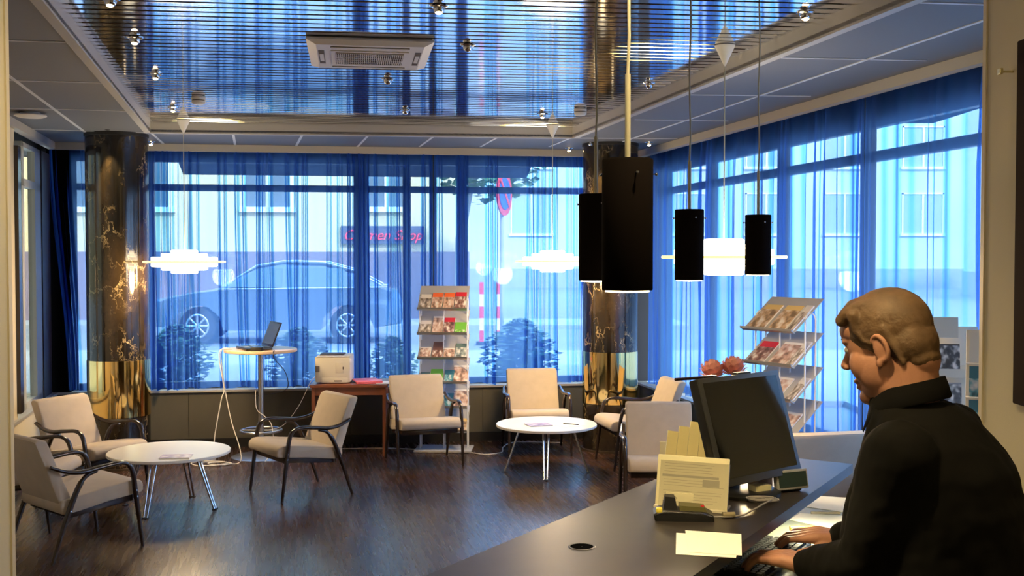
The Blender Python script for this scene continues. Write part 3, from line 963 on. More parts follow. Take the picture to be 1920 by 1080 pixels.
def cyl_pendant(u, y, vtop, vbot, wpx, label, tilt=0):
    pb = PY(u, vbot, y); h = (vbot - vtop) * y / F; r = wpx * y / F / 2
    t = empty('cylinder_pendant', (pb.x, y, pb.z), 0, label, 'pendant lamp', 'black cylinder pendants over the counter')
    b = MB(); b.lathe([(r - .006, .004), (r - .001, 0), (r, .003), (r, h - .003), (r - .002, h), (.004, h), (.004, h - .006), (r - .006, h - .008)], n=56, cap=False)
    b.build('shade', M['shade'], t)
    b = MB(); b.lathe([(.001, .006), (r - .008, .004), (r - .008, -.004), (.001, -.006)], n=40); b.build('diffuser', M['diffuser'], t)
    for a in (-1.35, .15, 2.6):
        d = Vector((math.cos(a), math.sin(a), 0))
        b = MB(); b.cyl(d * (r - .004) + Vector((0, 0, h - .035)), d * (r + .009) + Vector((0, 0, h - .035)), .0015, n=8)
        b.ball(d * (r + .010) + Vector((0, 0, h - .035)), .0038, sub=2); b.build('screw', M['chrome'], t)
    top = SZ - pb.z
    hs = .20
    b = MB(); b.cyl((0, 0, h), (0, 0, h + hs), .0068, n=10); b.build('rod_sleeve', M['cord'], t)
    pts = [(.003 * math.sin(k * 1.3), 0.002 * math.cos(k * 1.1), h + hs + (top - h - hs) * k / 8) for k in range(9)]
    b = MB(); b.tube(pts, .0038, n=8); b.build('cord', M['cord'], t)
    spot('lamp_light', (0, 0, -.012), (0, 0, -1), 20, (1, .76, .38), 125, .5, r * .8, t)
    return t
cyl_pendant(1176, 2.59, 299, 544, 95.5, 'largest black cylinder pendant in front, hanging before the corner column')
cyl_pendant(1117, 3.84, 364, 526, 64, 'second black cylinder pendant, partly hidden behind the left side of the largest one')
cyl_pendant(1292, 4.5, 393, 525, 54, 'third black cylinder pendant, left of the big glowing lamp')
cyl_pendant(1421, 5.0, 403, 515, 48, 'smallest black cylinder pendant, right of the big glowing lamp')

def eyeball(u, v, label, on=True, z=None, aim=(0, -.3, -1), e=5):
    z = SZ if z is None else z
    p = PZ(u, v - 2, z)
    t = empty('spotlight', (p.x, p.y, z), 0, label, 'spotlight', 'small chrome ceiling spotlights')
    b = MB(); b.lathe([(.043, 0), (.043, -.004), (.034, -.008), (.030, -.003)], n=28); b.build('chrome_ring', M['chrome'], t)
    b = MB(); b.ball((0, 0, -.012), .027, sub=3); b.build('eyeball', M['chrome'], t)
    if on:
        b = MB(); b.ball((0, -.004, -.030), (.017, .017, .011), sub=2); b.build('bulb', M['bulb'], t)
        spot('lamp_light', (0, -.0, -.05), aim, e, (1, .70, .38), 85, .7, .02, t)
    return t
SPOTS = [(253, 72, 'lit ceiling spotlight at the upper left of the mirror ceiling', 1),
         (292, 140, 'lit ceiling spotlight, second down along the left edge of the mirror ceiling', 1),
         (325, 203, 'brightest ceiling spotlight, just above the left cone', 1),
         (583, 239, 'lit ceiling spotlight on the back rim, left of the middle', 1),
         (727, 150, 'unlit chrome spotlight just below the air conditioner', 0),
         (877, 86, 'unlit chrome spotlight right of the air conditioner', 0),
         (760, 208, 'unlit chrome spotlight near the back rim below the air conditioner', 0),
         (813, 240, 'unlit tiny chrome spotlight on the back rim, above the brochure rack', 0),
         (1017, 215, 'lit ceiling spotlight just left of the second cone', 1),
         (823, 13, 'bright ceiling spotlight at the top centre of the picture', 1),
         (1510, 25, 'bright ceiling spotlight at the top right of the mirror ceiling', 1),
         (1217, 157, 'unlit chrome spotlight right of the largest pendant cord', 0),
         (207, -1, 'lit ceiling spotlight cut by the top edge at the left', 1)]
for u, v, lab, on in SPOTS:
    eyeball(u, v, lab, bool(on))
eyeball(1217, 268, 'lit spotlight in the grey tiles beside the right column top', True, CZ, (-.3, 0, -1))
eyeball(1067, 279, 'lit spotlight in the grey tiles left of the right column top', True, CZ)
eyeball(283, 267, 'lit spotlight in the grey tiles right of the left column top', True, CZ)
def down(x, y, label, e=60, aim=(0, 0, -1), an=110):
    t = empty('spotlight', (x, y, SZ), 0, label, 'spotlight', 'small chrome ceiling spotlights')
    b = MB(); b.lathe([(.043, 0), (.043, -.004), (.034, -.008), (.030, -.003)], n=28); b.build('chrome_ring', M['chrome'], t)
    b = MB(); b.ball((0, 0, -.012), .027, sub=3); b.build('eyeball', M['chrome'], t)
    b = MB(); b.ball((0, -.004, -.030), (.017, .017, .011), sub=2); b.build('bulb', M['bulb'], t)
    spot('lamp_light', (0, 0, -.05), aim, e, (1, .76, .36), an, .8, .02, t)
down(.45, 2.3, 'ceiling spotlight nearest above the counter', 75, (.2, .9, -1.9), 66)
down(.1, 2.45, 'ceiling spotlight above the man at the counter', 14, (.5, .35, -1))
down(-.5, 2.2, 'ceiling spotlight beside the left cream jamb', 75, (-.5, .3, -1))
down(.9, .9, 'ceiling spotlight in front of the near cream wall', 34, (.9, .9, -.6))
def clip_spot(u, v, label, d, e=22):
    p = PZ(u, v, CZ)
    t = empty('accent_spotlight', (p.x, p.y, CZ), 0, label, 'spotlight', 'tiny chrome spotlights at the column tops')
    b = MB(); b.cyl((0, 0, 0), (0, 0, -.02), .010, n=12); b.build('stem', M['chrome'], t)
    b = MB(); b.ball((0, 0, -.03), (.022, .016, .014), sub=2); b.build('head', M['chrome'], t)
    if e: spot('lamp_light', (0, 0, -.05), d, e, (1, .74, .30), 60, .8, .01, t)
clip_spot(186, 249, 'tiny chrome spotlight at the left of the left column top', (.0, 0, -1), 0)
clip_spot(262, 251, 'tiny chrome spotlight at the right of the left column top', (-.1, .2, -1), 0)
clip_spot(1107, 265, 'tiny chrome spotlight at the left of the right column top', (.2, .2, -1), 0)
# the beams that graze the columns come from the recessed points right in front of them
def graze(u, y, label, cx, cy):
    p = Vector((PY(u, 300, y).x, y, CZ))
    t = empty('accent_spotlight', p, 0, label, 'spotlight', 'tiny chrome spotlights at the column tops')
    b = MB(); b.lathe([(.022, 0), (.022, -.004), (.014, -.006)], n=20); b.build('head', M['chrome'], t)
    d = Vector((cx - p.x, cy - p.y, 0)).normalized() * .16 + Vector((0, 0, -1))
    spot('lamp_light', (0, 0, -.015), d, 70, (1, .72, .28), 40, .7, .008, t)
graze(202, 9.24, 'small recessed spotlight grazing the front of the left column', c1.x, 9.6)
graze(1118, 10.08, 'small recessed spotlight grazing the front of the right column', c2.x, 10.45)

def detector(u, v, label):
    p = PZ(u, v - 6, SZ)
    t = empty('smoke_detector', (p.x, p.y, SZ), 0, label, 'smoke detector', 'smoke detectors')
    b = MB(); b.lathe([(.05, 0), (.05, -.012), (.047, -.014)], n=32); b.build('base', M['canopy'], t)
    b = MB(); b.lathe([(.044, -.014), (.044, -.020)], n=32); b.build('slot', M['black'], t)
    b = MB(); b.lathe([(.05, -.020), (.048, -.034), (.034, -.046), (.01, -.048)], n=32); b.build('cap', M['canopy'], t)
detector(372, 190, 'cream smoke detector on the mirror ceiling above the left cone')
detector(1088, 212, 'cream smoke detector on the mirror ceiling above the right column')
p = PZ(57, 211, CZ)
t = empty('vent_disc', (p.x, p.y, CZ), 0, 'round pale vent disc in the grey tiles at the upper left', 'vent')
b = MB(); b.lathe([(.07, 0), (.07, -.02)], n=32); b.build('neck', M['greymetal'], t)
b = MB(); b.lathe([(.05, -.018), (.112, -.018), (.115, -.026), (.09, -.036), (.01, -.04)], n=40); b.build('disc', M['canopy'], t)

# cassette air conditioner
pa = PZ(706, 80, 2.93)
t = empty('air_conditioner', (-.80, 6.17, SZ), yaw + .03, 'square cream cassette air conditioner in the mirror ceiling', 'air conditioner')
b = MB()
wA, dA = .335, .41
def rect(w_, d_, z): return [(-w_, -d_, z), (w_, -d_, z), (w_, d_, z), (-w_, d_, z)]
b.loft([rect(wA - .015, dA - .015, 0), rect(wA, dA, -.006), rect(wA, dA, -.016), rect(wA - .05, dA - .05, -.036)]); b.build('body', M['acbody'], t, smooth=False)
for (x, y, sx, sy) in ((0, -.30, .21, .018), (0, .30, .21, .018), (-.262, 0, .016, .2), (.262, 0, .016, .2)):
    b = MB(); b.box((x, y, -.0355), (sx * 2, sy * 2, .004)); s_ = b.build('outlet_slot', M['acdark'], t, smooth=False)
    b = MB(); b.box((x, y, -.039), (sx * 2 - .01, sy * 1.1, .003)); b.build('flap', M['acbody'], s_, smooth=False)
b = MB(); b.box((0, 0, -.038), (.42, .42, .006)); b.build('grille_frame', M['acbody'], t, smooth=False)
b = MB(); b.box((0, 0, -.0415), (.37, .34, .002)); gr = b.build('grille', M['acdark'], t, smooth=False)
b = MB()
for k in range(34):
    b.box((-.18 + .36 * k / 33, 0, -.044), (.004, .34, .004))
for k in range(6):
    b.box((0, -.165 + .33 * k / 5, -.044), (.37, .003, .004))
b.build('grille_bars', M['acbody'], gr, smooth=False)

# ------------------------------------------------------------------ seating
def make_chair():
    t = empty('armchair', (0, 0, 0))
    # seat cushion: side outline (y,z) swept across x with rounded ends
    seat = [(-.30, .345), (-.312, .375), (-.305, .405), (-.275, .425), (-.2, .428), (0, .405), (.2, .375), (.235, .365), (.235, .305), (.19, .285), (-.05, .315), (-.22, .335)]
    def cushion(outline, hw, edge=.014, taper=None):
        cy = sum(p[0] for p in outline) / len(outline); cz = sum(p[1] for p in outline) / len(outline)
        rings = []
        for x, k in ((-hw, .0), (-hw + .003, .5), (-hw + edge, 1), (0, 1.0), (hw - edge, 1), (hw - .003, .5), (hw, .0)):
            ring = []
            for y, z in outline:
                dy, dz = y - cy, z - cz
                l = math.hypot(dy, dz); sc = (l - edge * (1 - k)) / l
                xx = x
                if taper:
                    xx = x * taper(z)
                ring.append((xx, cy + dy * sc, cz + dz * sc))
            rings.append(ring)
        return rings
    def smooth_closed(o, n=3):
        out = []
        N = len(o)
        for i in range(N):
            a, b_, c, d = o[i - 1], o[i], o[(i + 1) % N], o[(i + 2) % N]
            for k in range(n):
                u_ = k / n
                out.append(tuple(.5 * ((2 * b_[j]) + (c[j] - a[j]) * u_ + (2 * a[j] - 5 * b_[j] + 4 * c[j] - d[j]) * u_ ** 2 + (3 * b_[j] - a[j] - 3 * c[j] + d[j]) * u_ ** 3) for j in (0, 1)))
        return out
    b = MB(); b.loft(cushion(smooth_closed(seat), .265)); b.build('seat', M['fabric'], t, angle=60)
    back = [(.155, .355), (.17, .34), (.215, .33), (.235, .345), (.30, .52), (.375, .72), (.38, .745), (.355, .755), (.325, .748), (.30, .72), (.22, .52)]
    b = MB(); b.loft(cushion(smooth_closed(back), .245, taper=lambda z: 1 - .0 * (z - .35))); b.build('backrest', M['fabric'], t, angle=60)
    # under frame rails
    for sx in (-1, 1):
        b = MB(); b.box((sx * .235, -.03, .30), (.022, .42, .05), rot=Matrix.Rotation(-.10, 3, 'X'), bevel=.004); b.build('side_rail', M['darkwood'], t)
    b = MB(); b.box((0, -.235, .315), (.50, .022, .045), bevel=.004); b.build('front_rail', M['darkwood'], t)
    b = MB(); b.box((0, .175, .28), (.50, .022, .045), bevel=.004); b.build('rear_rail', M['darkwood'], t)
    for sx in (-1, 1):
        x = sx * .288
        # front leg bends over into the armrest
        pts = spline([(x, -.285, 0.002), (x, -.26, .20), (x, -.235, .38), (x, -.225, .46), (x * 1.0, -.20, .525), (x, -.14, .555), (x, -.02, .548), (x, .10, .535), (x * .97, .20, .545), (x * .93, .30, .585)], 5)
        rs = []
        for p in pts:
            rs.append(.0105 + .006 * min(1, p.z / .3))
        b = MB(); b.tube(pts[:22], rs[:22], n=12); b.build('front_leg', M['darkwood'], t, angle=70)
        b = MB(); b.tube(pts[21:], [.0165 + .006 * math.sin(min(1, k / (len(pts) - 22)) * PI) for k in range(len(pts) - 21)], n=12, flat=.7); b.build('armrest', M['darkwood'], t, angle=70)
        pts = spline([(x * 1.0, .305, 0.002), (x, .245, .18), (x, .185, .34), (x, .14, .44), (x, .09, .505), (x, .02, .530)], 5)
        b = MB(); b.tube(pts, [.0105 + .007 * min(1, p.z / .3) - (.004 if p.z > .48 else 0) for p in pts], n=12); b.build('rear_leg', M['darkwood'], t, angle=70)
        for (y, z) in ((-.243, .33), (.195, .31), (-.238, .37)):
            b = MB(); b.cyl((x + sx * .0125, y, z), (x + sx * .0195, y, z), .0045, n=10); b.build('bolt', M['chrome'], t)
    return t
chair0 = make_chair()
def put_chair(i, x, y, fx, fy, label, s=1.0):
    o = chair0 if i == 0 else copy_tree(chair0)
    o.name = 'armchair'
    # local forward is -y
    o.location = (x, y, 0); o.rotation_euler = (0, 0, math.atan2(fx, -fy)); o.scale = (s, s, s)
    tag(o, label, 'armchair', 'upholstered armchairs with bentwood arms')
    return o
put_chair(0, -1.66, 8.50, -.80, -.60, 'oatmeal armchair facing left beside the laptop table, in front of the printer desk')
put_chair(1, -3.22, 8.36, .90, -.44, 'grey beige armchair in the left corner, in front of the brass column band')
put_chair(2, -2.76, 6.90, .66, .75, 'armchair at lower left seen from behind, turned towards the left round table')
put_chair(3, -3.38, 7.52, .99, .05, 'armchair almost hidden behind the one seen from behind at lower left')
put_chair(4, -.79, 9.75, .30, -.95, 'armchair in front of the brochure rack, facing the camera')
put_chair(5, .23, 10.30, .12, -1, 'tan armchair behind the right round table, against the window parapet')
put_chair(6, 1.10, 9.68, -.98, -.20, 'armchair turned left beside the right column, behind another chair')
put_chair(7, 1.09, 7.86, -.03, -1, 'pale armchair between right column and monitor, facing the counter')
put_chair(8, 1.80, 6.86, -.22, .97, 'armchair behind the far end of the counter, under the white wire rack', 1.06)

def coffee_table(x, y, D, h, ang, label):
    t = empty('coffee_table', (x, y, 0), 0, label, 'coffee table', 'round white coffee tables')
    r = D / 2
    b = MB(); b.lathe([(r - .004, h - .022), (r, h - .018), (r, h - .004), (r - .003, h)], n=72); b.build('tabletop', M['white'], t)
    b = MB(); b.lathe([(.12, h - .03), (.12, h - .022)], n=32); b.build('under_plate', M['greymetal'], t)
    for k in range(4):
        a = ang + k * PI / 2
        d = Vector((math.cos(a), math.sin(a), 0)); q = Vector((-d.y, d.x, 0))
        b = MB()
        for sg in (-1, 1):
            b.tube([d * .355 + q * .013 * sg + Vector((0, 0, .008)), d * .22 + q * .022 * sg + Vector((0, 0, h - .024))], .0085, n=12)
        b.box(d * .22 + Vector((0, 0, h - .027)), (.07, .07, .008)); l = b.build('leg', M['chrome'], t)
        b = MB(); b.box(d * .356 + Vector((0, 0, .004)), (.03, .045, .008), rot=Matrix.Rotation(a, 3, 'Z'), bevel=.002); b.build('foot', M['blackplastic'], l)
    return t
coffee_table(-2.52, 8.00, .877, .42, -1.75, 'round white table with chrome legs at left, a magazine on it')
coffee_table(.294, 9.30, .86, .42, -1.62, 'round white table with chrome legs at right, papers and a pen on it')

MC = [cover_mat('cover orange', (.85, .16, .04), (.62, .40, .30)), cover_mat('cover red', (.62, .03, .05), (.30, .16, .14)),
      cover_mat('cover green', (.16, .45, .05), (.20, .50, .08), split=.3), cover_mat('cover pale', (.72, .68, .62), (.40, .34, .28)),
      cover_mat('cover brown', (.16, .08, .06), (.30, .16, .12), split=.45), cover_mat('cover slate', (.10, .16, .16), (.28, .34, .34)),
      cover_mat('cover photo', (.82, .78, .70), (.55, .36, .28), split=.9), cover_mat('cover teal', (.05, .2, .28), (.12, .35, .42), split=.6),
      cover_mat('cover purple', (.55, .45, .55), (.35, .25, .42), split=.85), cover_mat('cover gold', (.75, .55, .2), (.55, .38, .22), split=.8)]
def booklet(name, w_, h_, th, m, loc, rot, label, cat, group=None):
    """lies in its local xy plane, y up the page"""
    o = empty(name, loc, 0, label, cat, group)
    o.rotation_euler = rot
    b = MB(); b.b2((-w_ / 2, 0, 0), (w_ / 2, h_, th)); b.build('pages', M['paper'], o, smooth=False)
    b = MB(); b.b2((-w_ / 2, 0, th), (w_ / 2, h_, th + .0012)); b.build('cover', m, o, smooth=False)
    return o
def pz(u, v, z): return PZ(u, v, z)
p = pz(331, 858, .42)
booklet('magazine', .21, .15, .008, MC[8], (p.x, p.y - .06, .4205), (0, 0, .1), 'magazine with purple cover lying on the left round table', 'magazine')
p = pz(1020, 797, .42)
booklet('magazine', .20, .16, .006, MC[8], (p.x - .02, p.y - .08, .4205), (0, 0, .35), 'open pale magazine lying on the right round table', 'magazine')
p = pz(1055, 796, .42)
b = MB(); b.box((0, 0, 0), (.21, .28, .001)); o = b.build('paper_sheet', M['paper'], smooth=False); o.location = (p.x + .03, p.y, .4212); o.rotation_euler = (0, 0, .5)
tag(o, 'loose white sheet on the right round table beside the magazine', 'paper')
b = MB(); b.cyl((-.07, 0, 0), (.07, 0, 0), .004, n=10); o = b.build('pen', M['blackplastic']); o.location = (p.x + .07, p.y - .01, .426); o.rotation_euler = (0, 0, -.45)
tag(o, 'black pen on the right round table', 'pen')

# tall table with laptop
tx_, ty_ = PY(489, 700, 10.03).x, 10.03
ht = PY(489, 654, ty_).z
t = empty('high_table', (tx_, ty_, 0), 0, 'tall round beech table on a steel pole, carrying the laptop', 'table')
b = MB(); b.lathe([(.325, ht - .026), (.33, ht - .022), (.33, ht - .003), (.327, ht)], n=64); b.build('tabletop', M['beech'], t)
b = MB(); b.lathe([(.025, .02), (.025, ht - .026)], n=24); b.build('pole', M['steel'], t)
b = MB(); b.lathe([(.27, 0), (.27, .008), (.25, .014), (.03, .022)], n=56); b.build('base_disc', M['steel'], t)
b = MB(); b.tube([(.185 * math.cos(a), .185 * math.sin(a), .245) for a in np.linspace(0, 2 * PI, 41)[:-1]], .011, closed=True)
b.cyl((-.18, 0, .245), (.18, 0, .245), .006); b.build('foot_ring', M['steel'], t)

def make_laptop(x, y, z, rz):
    t = empty('laptop', (x, y, z), rz, 'open black laptop on the tall round table, screen turned left', 'laptop')
    b = MB(); b.box((0, 0, .014), (.33, .24, .022), bevel=.004); b.build('base', M['blackplastic'], t)
    b = MB(); b.box((0, .03, .0262), (.29, .10, .002)); b.build('keyboard', M['lapscreen'], t, smooth=False)
    b = MB(); b.box((0, -.07, .0257), (.08, .05, .0012)); b.build('touchpad', M['greymetal'], t, smooth=False)
    R = Matrix.Rotation(-.38, 4, 'X')
    X = Matrix.Translation((0, .12, .026)) @ R
    b = MB(); b.box((0, 0, .118), (.33, .010, .236), bevel=.003); l = b.build('lid', M['blackplastic'], t, xf=X)
    b = MB(); b.box((0, -.0056, .122), (.30, .001, .20)); b.build('screen', M['lapscreen'], l, xf=X, smooth=False)
make_laptop(tx_ - .045, ty_ - .06, ht, -1.05)
b = MB(); b.box((0, 0, .018), (.10, .06, .035), bevel=.006); o = b.build('power_adapter', M['blackplastic']); o.location = (tx_ + .02, ty_ - .24, ht + .0005)
tag(o, 'small black box beside the laptop on the tall table', 'adapter')
# cables
def cable(pts, r, m, label, name='cable'):
    b = MB(); b.tube(spline(pts, 8), r, n=8); o = b.build(name, m); tag(o, label, 'cable'); return o
X0, Y0 = tx_, ty_
cable([(X0 - .27, Y0 - .10, ht + .004), (X0 - .332, Y0 - .14, ht + .002), (X0 - .338, Y0 - .15, ht - .1), (X0 - .30, Y0 - .15, ht - .35), (X0 - .32, Y0 - .17, .55), (X0 - .37, Y0 - .2, .25), (X0 - .40, Y0 - .22, .006), (X0 - .5, Y0 - .3, .006)], .005, M['cable'], 'pale cable hanging from the left edge of the tall table to the floor')
cable([(X0 - .25, Y0 - .05, ht + .004), (X0 - .33, Y0 - .10, ht + .002), (X0 - .325, Y0 - .12, ht - .15), (X0 - .29, Y0 - .13, .6), (X0 - .22, Y0 - .2, .35), (X0 - .12, Y0 - .3, .12), (X0 - .12, Y0 - .33, .008), (X0 - .25, Y0 - .38, .008)], .0045, M['cable'], 'second pale cable running from the tall table down behind the foot ring')
cable([(X0 + .18, Y0 - .24, ht + .003), (X0 + .19, Y0 - .335, ht - .0), (X0 + .20, Y0 - .338, ht - .06), (X0 + .27, Y0 - .2, ht - .2), (X0 + .25, Y0 - .05, ht - .36), (X0 + .08, Y0 + .02, ht - .42), (X0 - .06, Y0 - .05, ht - .43)], .0035, M['blackcable'], 'black cable looping from the right edge of the tall table')
cable([(X0 - .04, Y0 - .04, .62), (X0 - .03, Y0 - .045, .45), (X0 + .05, Y0 - .06, .38), (X0 + .12, Y0 - .1, .30), (X0 + .14, Y0 - .15, .1), (X0 + .1, Y0 - .3, .008)], .0035, M['cable'], 'thin white cable dropping beside the pole of the tall table')
cable([(PY(590, 715, 9.95).x, 9.97, .74), (PY(583, 722, 9.95).x, 9.92, .70), (PY(560, 765, 9.95).x, 9.95, .48), (PY(530, 800, 9.95).x, 9.98, .30), (PY(505, 812, 9.95).x, 9.93, .265)], .003, M['greycord'], 'thin grey cable drooping from the printer desk to the tall table')
for k, (dx, r_) in enumerate(((0, .13), (.05, .10), (-.04, .155))):
    cx, cy = X0 - .33 + dx, Y0 - .38 - .02 * k
    pts = [(cx + r_ * math.cos(a) * (1 + .1 * math.sin(3 * a)), cy + r_ * .7 * math.sin(a), .006 + .006 * k) for a in np.linspace(0, 2 * PI, 25)[:-1]]
    b = MB(); b.tube(pts, .005, n=8, closed=True); o = b.build('cable', M['cable'])
    tag(o, ['coiled white cable on the floor left of the tall table, lowest loop', 'coiled white cable on the floor, smallest loop', 'coiled white cable on the floor, widest loop'][k], 'cable', 'cable coils on the floor')
b = MB(); b.box((0, 0, .02), (.16, .06, .04), bevel=.006); o = b.build('socket_strip', M['canopy']); o.location = (X0 - .43, Y0 - .27, .012); o.rotation_euler = (0, 0, .9)
tag(o, 'cream socket strip lying among cables by the left table', 'socket strip')
cable([(PY(640, 832, 10.5).x, 10.42, .006), (-1.2, 10.45, .006), (-.9, 10.38, .006), (-.55, 10.40, .006)], .005, M['cable'], 'white cable on the floor under the printer desk')
cable([(-.38, 10.2, .006), (-.25, 10.12, .006), (-.1, 10.22, .006), (-.08, 10.4, .03), (0.05, 10.8, .006), (.5, 10.75, .006)], .005, M['cable'], 'white cable on the floor between rack and tan armchair')

# printer desk
dy0 = 10.0
dz = PY(640, 722, dy0).z + .0
xa, xb = PY(577, 722, dy0).x, PY(722, 722, dy0).x
t = empty('desk', ((xa + xb) / 2, dy0 + .28, 0), .06, 'reddish brown desk under the printer, against the window parapet', 'desk')
hw = (xb - xa) / 2
b = MB(); b.box((0, 0, dz - .014), (hw * 2, .52, .028), bevel=.002); b.build('desktop', M['redwood'], t)
for sx in (-1, 1):
    b = MB(); b.box((sx * (hw - .03), 0, (dz - .028) / 2), (.03, .48, dz - .028)); b.build('side_panel', M['redwood'], t, smooth=False)
b = MB(); b.box((0, -.22, dz - .065), (hw * 2 - .09, .02, .07)); b.build('apron', M['redwood'], t, smooth=False)
# printer
pp = PY(621, 718, dy0 + .06)
t = empty('printer', (pp.x, dy0 + .27, dz + .001), .04, 'beige laser printer on the reddish brown desk', 'printer')
b = MB(); b.box((0, 0, .13), (.325, .34, .24), bevel=.012); b.build('body', M['beige'], t)
b = MB(); b.box((-.02, .02, .257), (.22, .22, .016), bevel=.004); b.build('output_tray', M['acdark'], t)
b = MB(); b.box((.01, -.02, .252), (.31, .31, .006), bevel=.002); b.build('top_cover', M['beige'], t)
b = MB(); b.box((.065, -.171, .145), (.07, .004, .095), bevel=.001); d_ = b.build('side_hatch', M['beige'], t)
b = MB(); b.box((.098, -.1735, .145), (.01, .003, .025)); b.build('latch', M['beigedark'], d_, smooth=False)
b = MB(); b.box((-.14, -.171, .135), (.04, .005, .055)); b.build('finger_notch', M['beigedark'], t, smooth=False)
b = MB(); b.box((.02, -.171, .032), (.24, .004, .045), bevel=.001); d_ = b.build('paper_tray', M['beige'], t)
b = MB(); b.box((.05, -.1735, .025), (.07, .003, .012)); b.build('tray_handle', M['beigedark'], d_, smooth=False)
for k, (dx, dzz, lab) in enumerate(((.02, 0, 'pink folder lying on the desk right of the printer, lower one'), (0, .012, 'pink folder on top, right of the printer'))):
    b = MB(); b.box((0, 0, .006), (.24, .30, .010), bevel=.003); o = b.build('folder', M['pinkpaper']); o.location = (PY(687 + 250 * dx, 715, dy0 + .2).x, dy0 + .22, dz + .001 + dzz); o.rotation_euler = (0, 0, .15 + k * .2)
    tag(o, lab, 'folder', 'pink folders')
b = MB(); b.box((0, 0, .003), (.14, .2, .004)); o = b.build('paper_sheet', M['paper'], smooth=False); o.location = (PY(722, 715, dy0 + .2).x, dy0 + .17, dz + .001)
tag(o, 'white paper on the desk right of the pink folders', 'paper')

# ------------------------------------------------------------------ brochure racks
LIPZ = [1.345, 1.115, .885, .655, .425, .195]
SLY0, SLY1, RISE = -.15, .13, .215
def make_rack(x, y, rz, label, base=True):
    t = empty('brochure_rack', (x, y, 0), rz, label, 'brochure rack', 'metal brochure racks')
    for z in LIPZ:
        b = MB(); b.loft([[(sx * .235, SLY0, z), (sx * .235, SLY1, z + RISE), (sx * .235, SLY1 - .003, z + RISE + .003), (sx * .235, SLY0 - .0, z + .004)] for sx in (-1, 1)])
        sh = b.build('shelf', M['greymetal'], t, smooth=False)
        b = MB(); b.loft([[(sx * .235, SLY0 + .002, z - .002), (sx * .235, SLY0 - .028, z + .012), (sx * .235, SLY0 - .030, z + .024), (sx * .235, SLY0 - .034, z + .024), (sx * .235, SLY0 - .033, z + .010), (sx * .235, SLY0, z - .006)] for sx in (-1, 1)])
        b.build('lip', M['steel'], sh, smooth=False)
    for sx in (-.225, 0, .225):
        b = MB()
        pts = [(sx, -.04, .02), (sx, -.04, 1.42)] + [(sx, .01 - .05 * math.cos(a), 1.42 + .05 * math.sin(a)) for a in np.linspace(0.2, PI - .2, 8)] + [(sx, .06, 1.42), (sx, .06, .02)]
        b.tube(pts, .0055, n=8); b.build('hairpin_post', M['wirewhite'], t)
    b = MB(); b.box((0, 0, .012), (.54, .34, .02), bevel=.004); b.build('base_plate', M['greymetal'], t)
    return t
def on_shelf(t, i, xc, w_, h_, th, m, label, group, tilt=0, up=0.012, name='brochure', skew=0):
    """booklet leaning on shelf i of rack t"""
    z = LIPZ[i]
    ang = math.atan2(RISE, SLY1 - SLY0)
    n = Vector((0, -math.sin(ang), math.cos(ang))); s = Vector((0, math.cos(ang), math.sin(ang)))
    loc = Vector((xc, SLY0, z)) + s * .004 + n * (.0065 + (up - .012))
    R = Matrix.Rotation(t.rotation_euler.z, 3, 'Z')
    wl_ = Vector(t.location) + R @ loc
    E = (R @ Matrix.Rotation(ang + tilt, 3, 'X') @ Matrix.Rotation(skew, 3, 'Z')).to_euler()
    return booklet(name, w_, h_, th, m, wl_, E, label, 'brochure', group)
rk = PY(833, 700, 10.32)
rack1 = make_rack(rk.x - .005, 10.38, -.06, 'tall metal brochure rack with full shelves in front of the back window')
rows = [
    (0, [(-.165, .10, .19, 3, 'pale brochure, leftmost on the top shelf of the back rack'), (-.055, .10, .21, 0, 'orange brochure, second from left on the top shelf of the back rack'),
         (.055, .10, .21, 0, 'orange brochure, third from left on the top shelf of the back rack'), (.165, .105, .22, 1, 'red brochure, rightmost on the top shelf of the back rack')]),
    (1, [(-.165, .10, .16, 3, 'pale brochure, leftmost on the second shelf of the back rack'), (-.05, .10, .22, 6, 'pale photo brochure, second from left on the second shelf of the back rack'),
         (.058, .10, .20, 1, 'dark red brochure, third from left on the second shelf of the back rack'), (.168, .11, .14, 2, 'bright green brochure on the second shelf of the back rack')]),
    (2, [(-.165, .10, .13, 6, 'pale brochure, leftmost on the third shelf of the back rack'), (-.05, .10, .20, 4, 'brown brochure, second from left on the third shelf of the back rack'),
         (.06, .10, .12, 6, 'short pale brochure, third from left on the third shelf of the back rack'), (.168, .10, .18, 5, 'dark green and white brochure, rightmost on the third shelf of the back rack')]),
    (3, [(-.17, .09, .12, 5, 'slate brochure, leftmost on the fourth shelf of the back rack'), (-.06, .12, .16, 2, 'green brochure, second from left on the fourth shelf of the back rack'),
         (.06, .09, .15, 7, 'dark blue brochure, third from left on the fourth shelf of the back rack'), (.165, .14, .21, 6, 'large framed photo brochure at the right of the fourth shelf of the back rack')]),
    (4, [(-.055, .10, .16, 0, 'orange brochure on the fifth shelf of the back rack'), (.05, .10, .16, 7, 'teal brochure on the fifth shelf of the back rack'),
         (.165, .14, .21, 6, 'large photo brochure at the right of the fifth shelf of the back rack')]),
    (5, [(.05, .11, .16, 3, 'pale brochure on the lowest shelf of the back rack'), (.17, .11, .15, 9, 'yellowish brochure at the right of the lowest shelf of the back rack')])]
for i, items in rows:
    for (xc, w_, h_, m, lab) in items:
        on_shelf(rack1, i, xc, w_, h_ * 1.08, .010, MC[m], lab, 'brochures on the back rack')
r2 = PY(1475, 700, 7.45)
rack2 = make_rack(r2.x - .02, 7.45, math.atan2(-.84, .54), 'white wire brochure rack turned sideways by the right window')
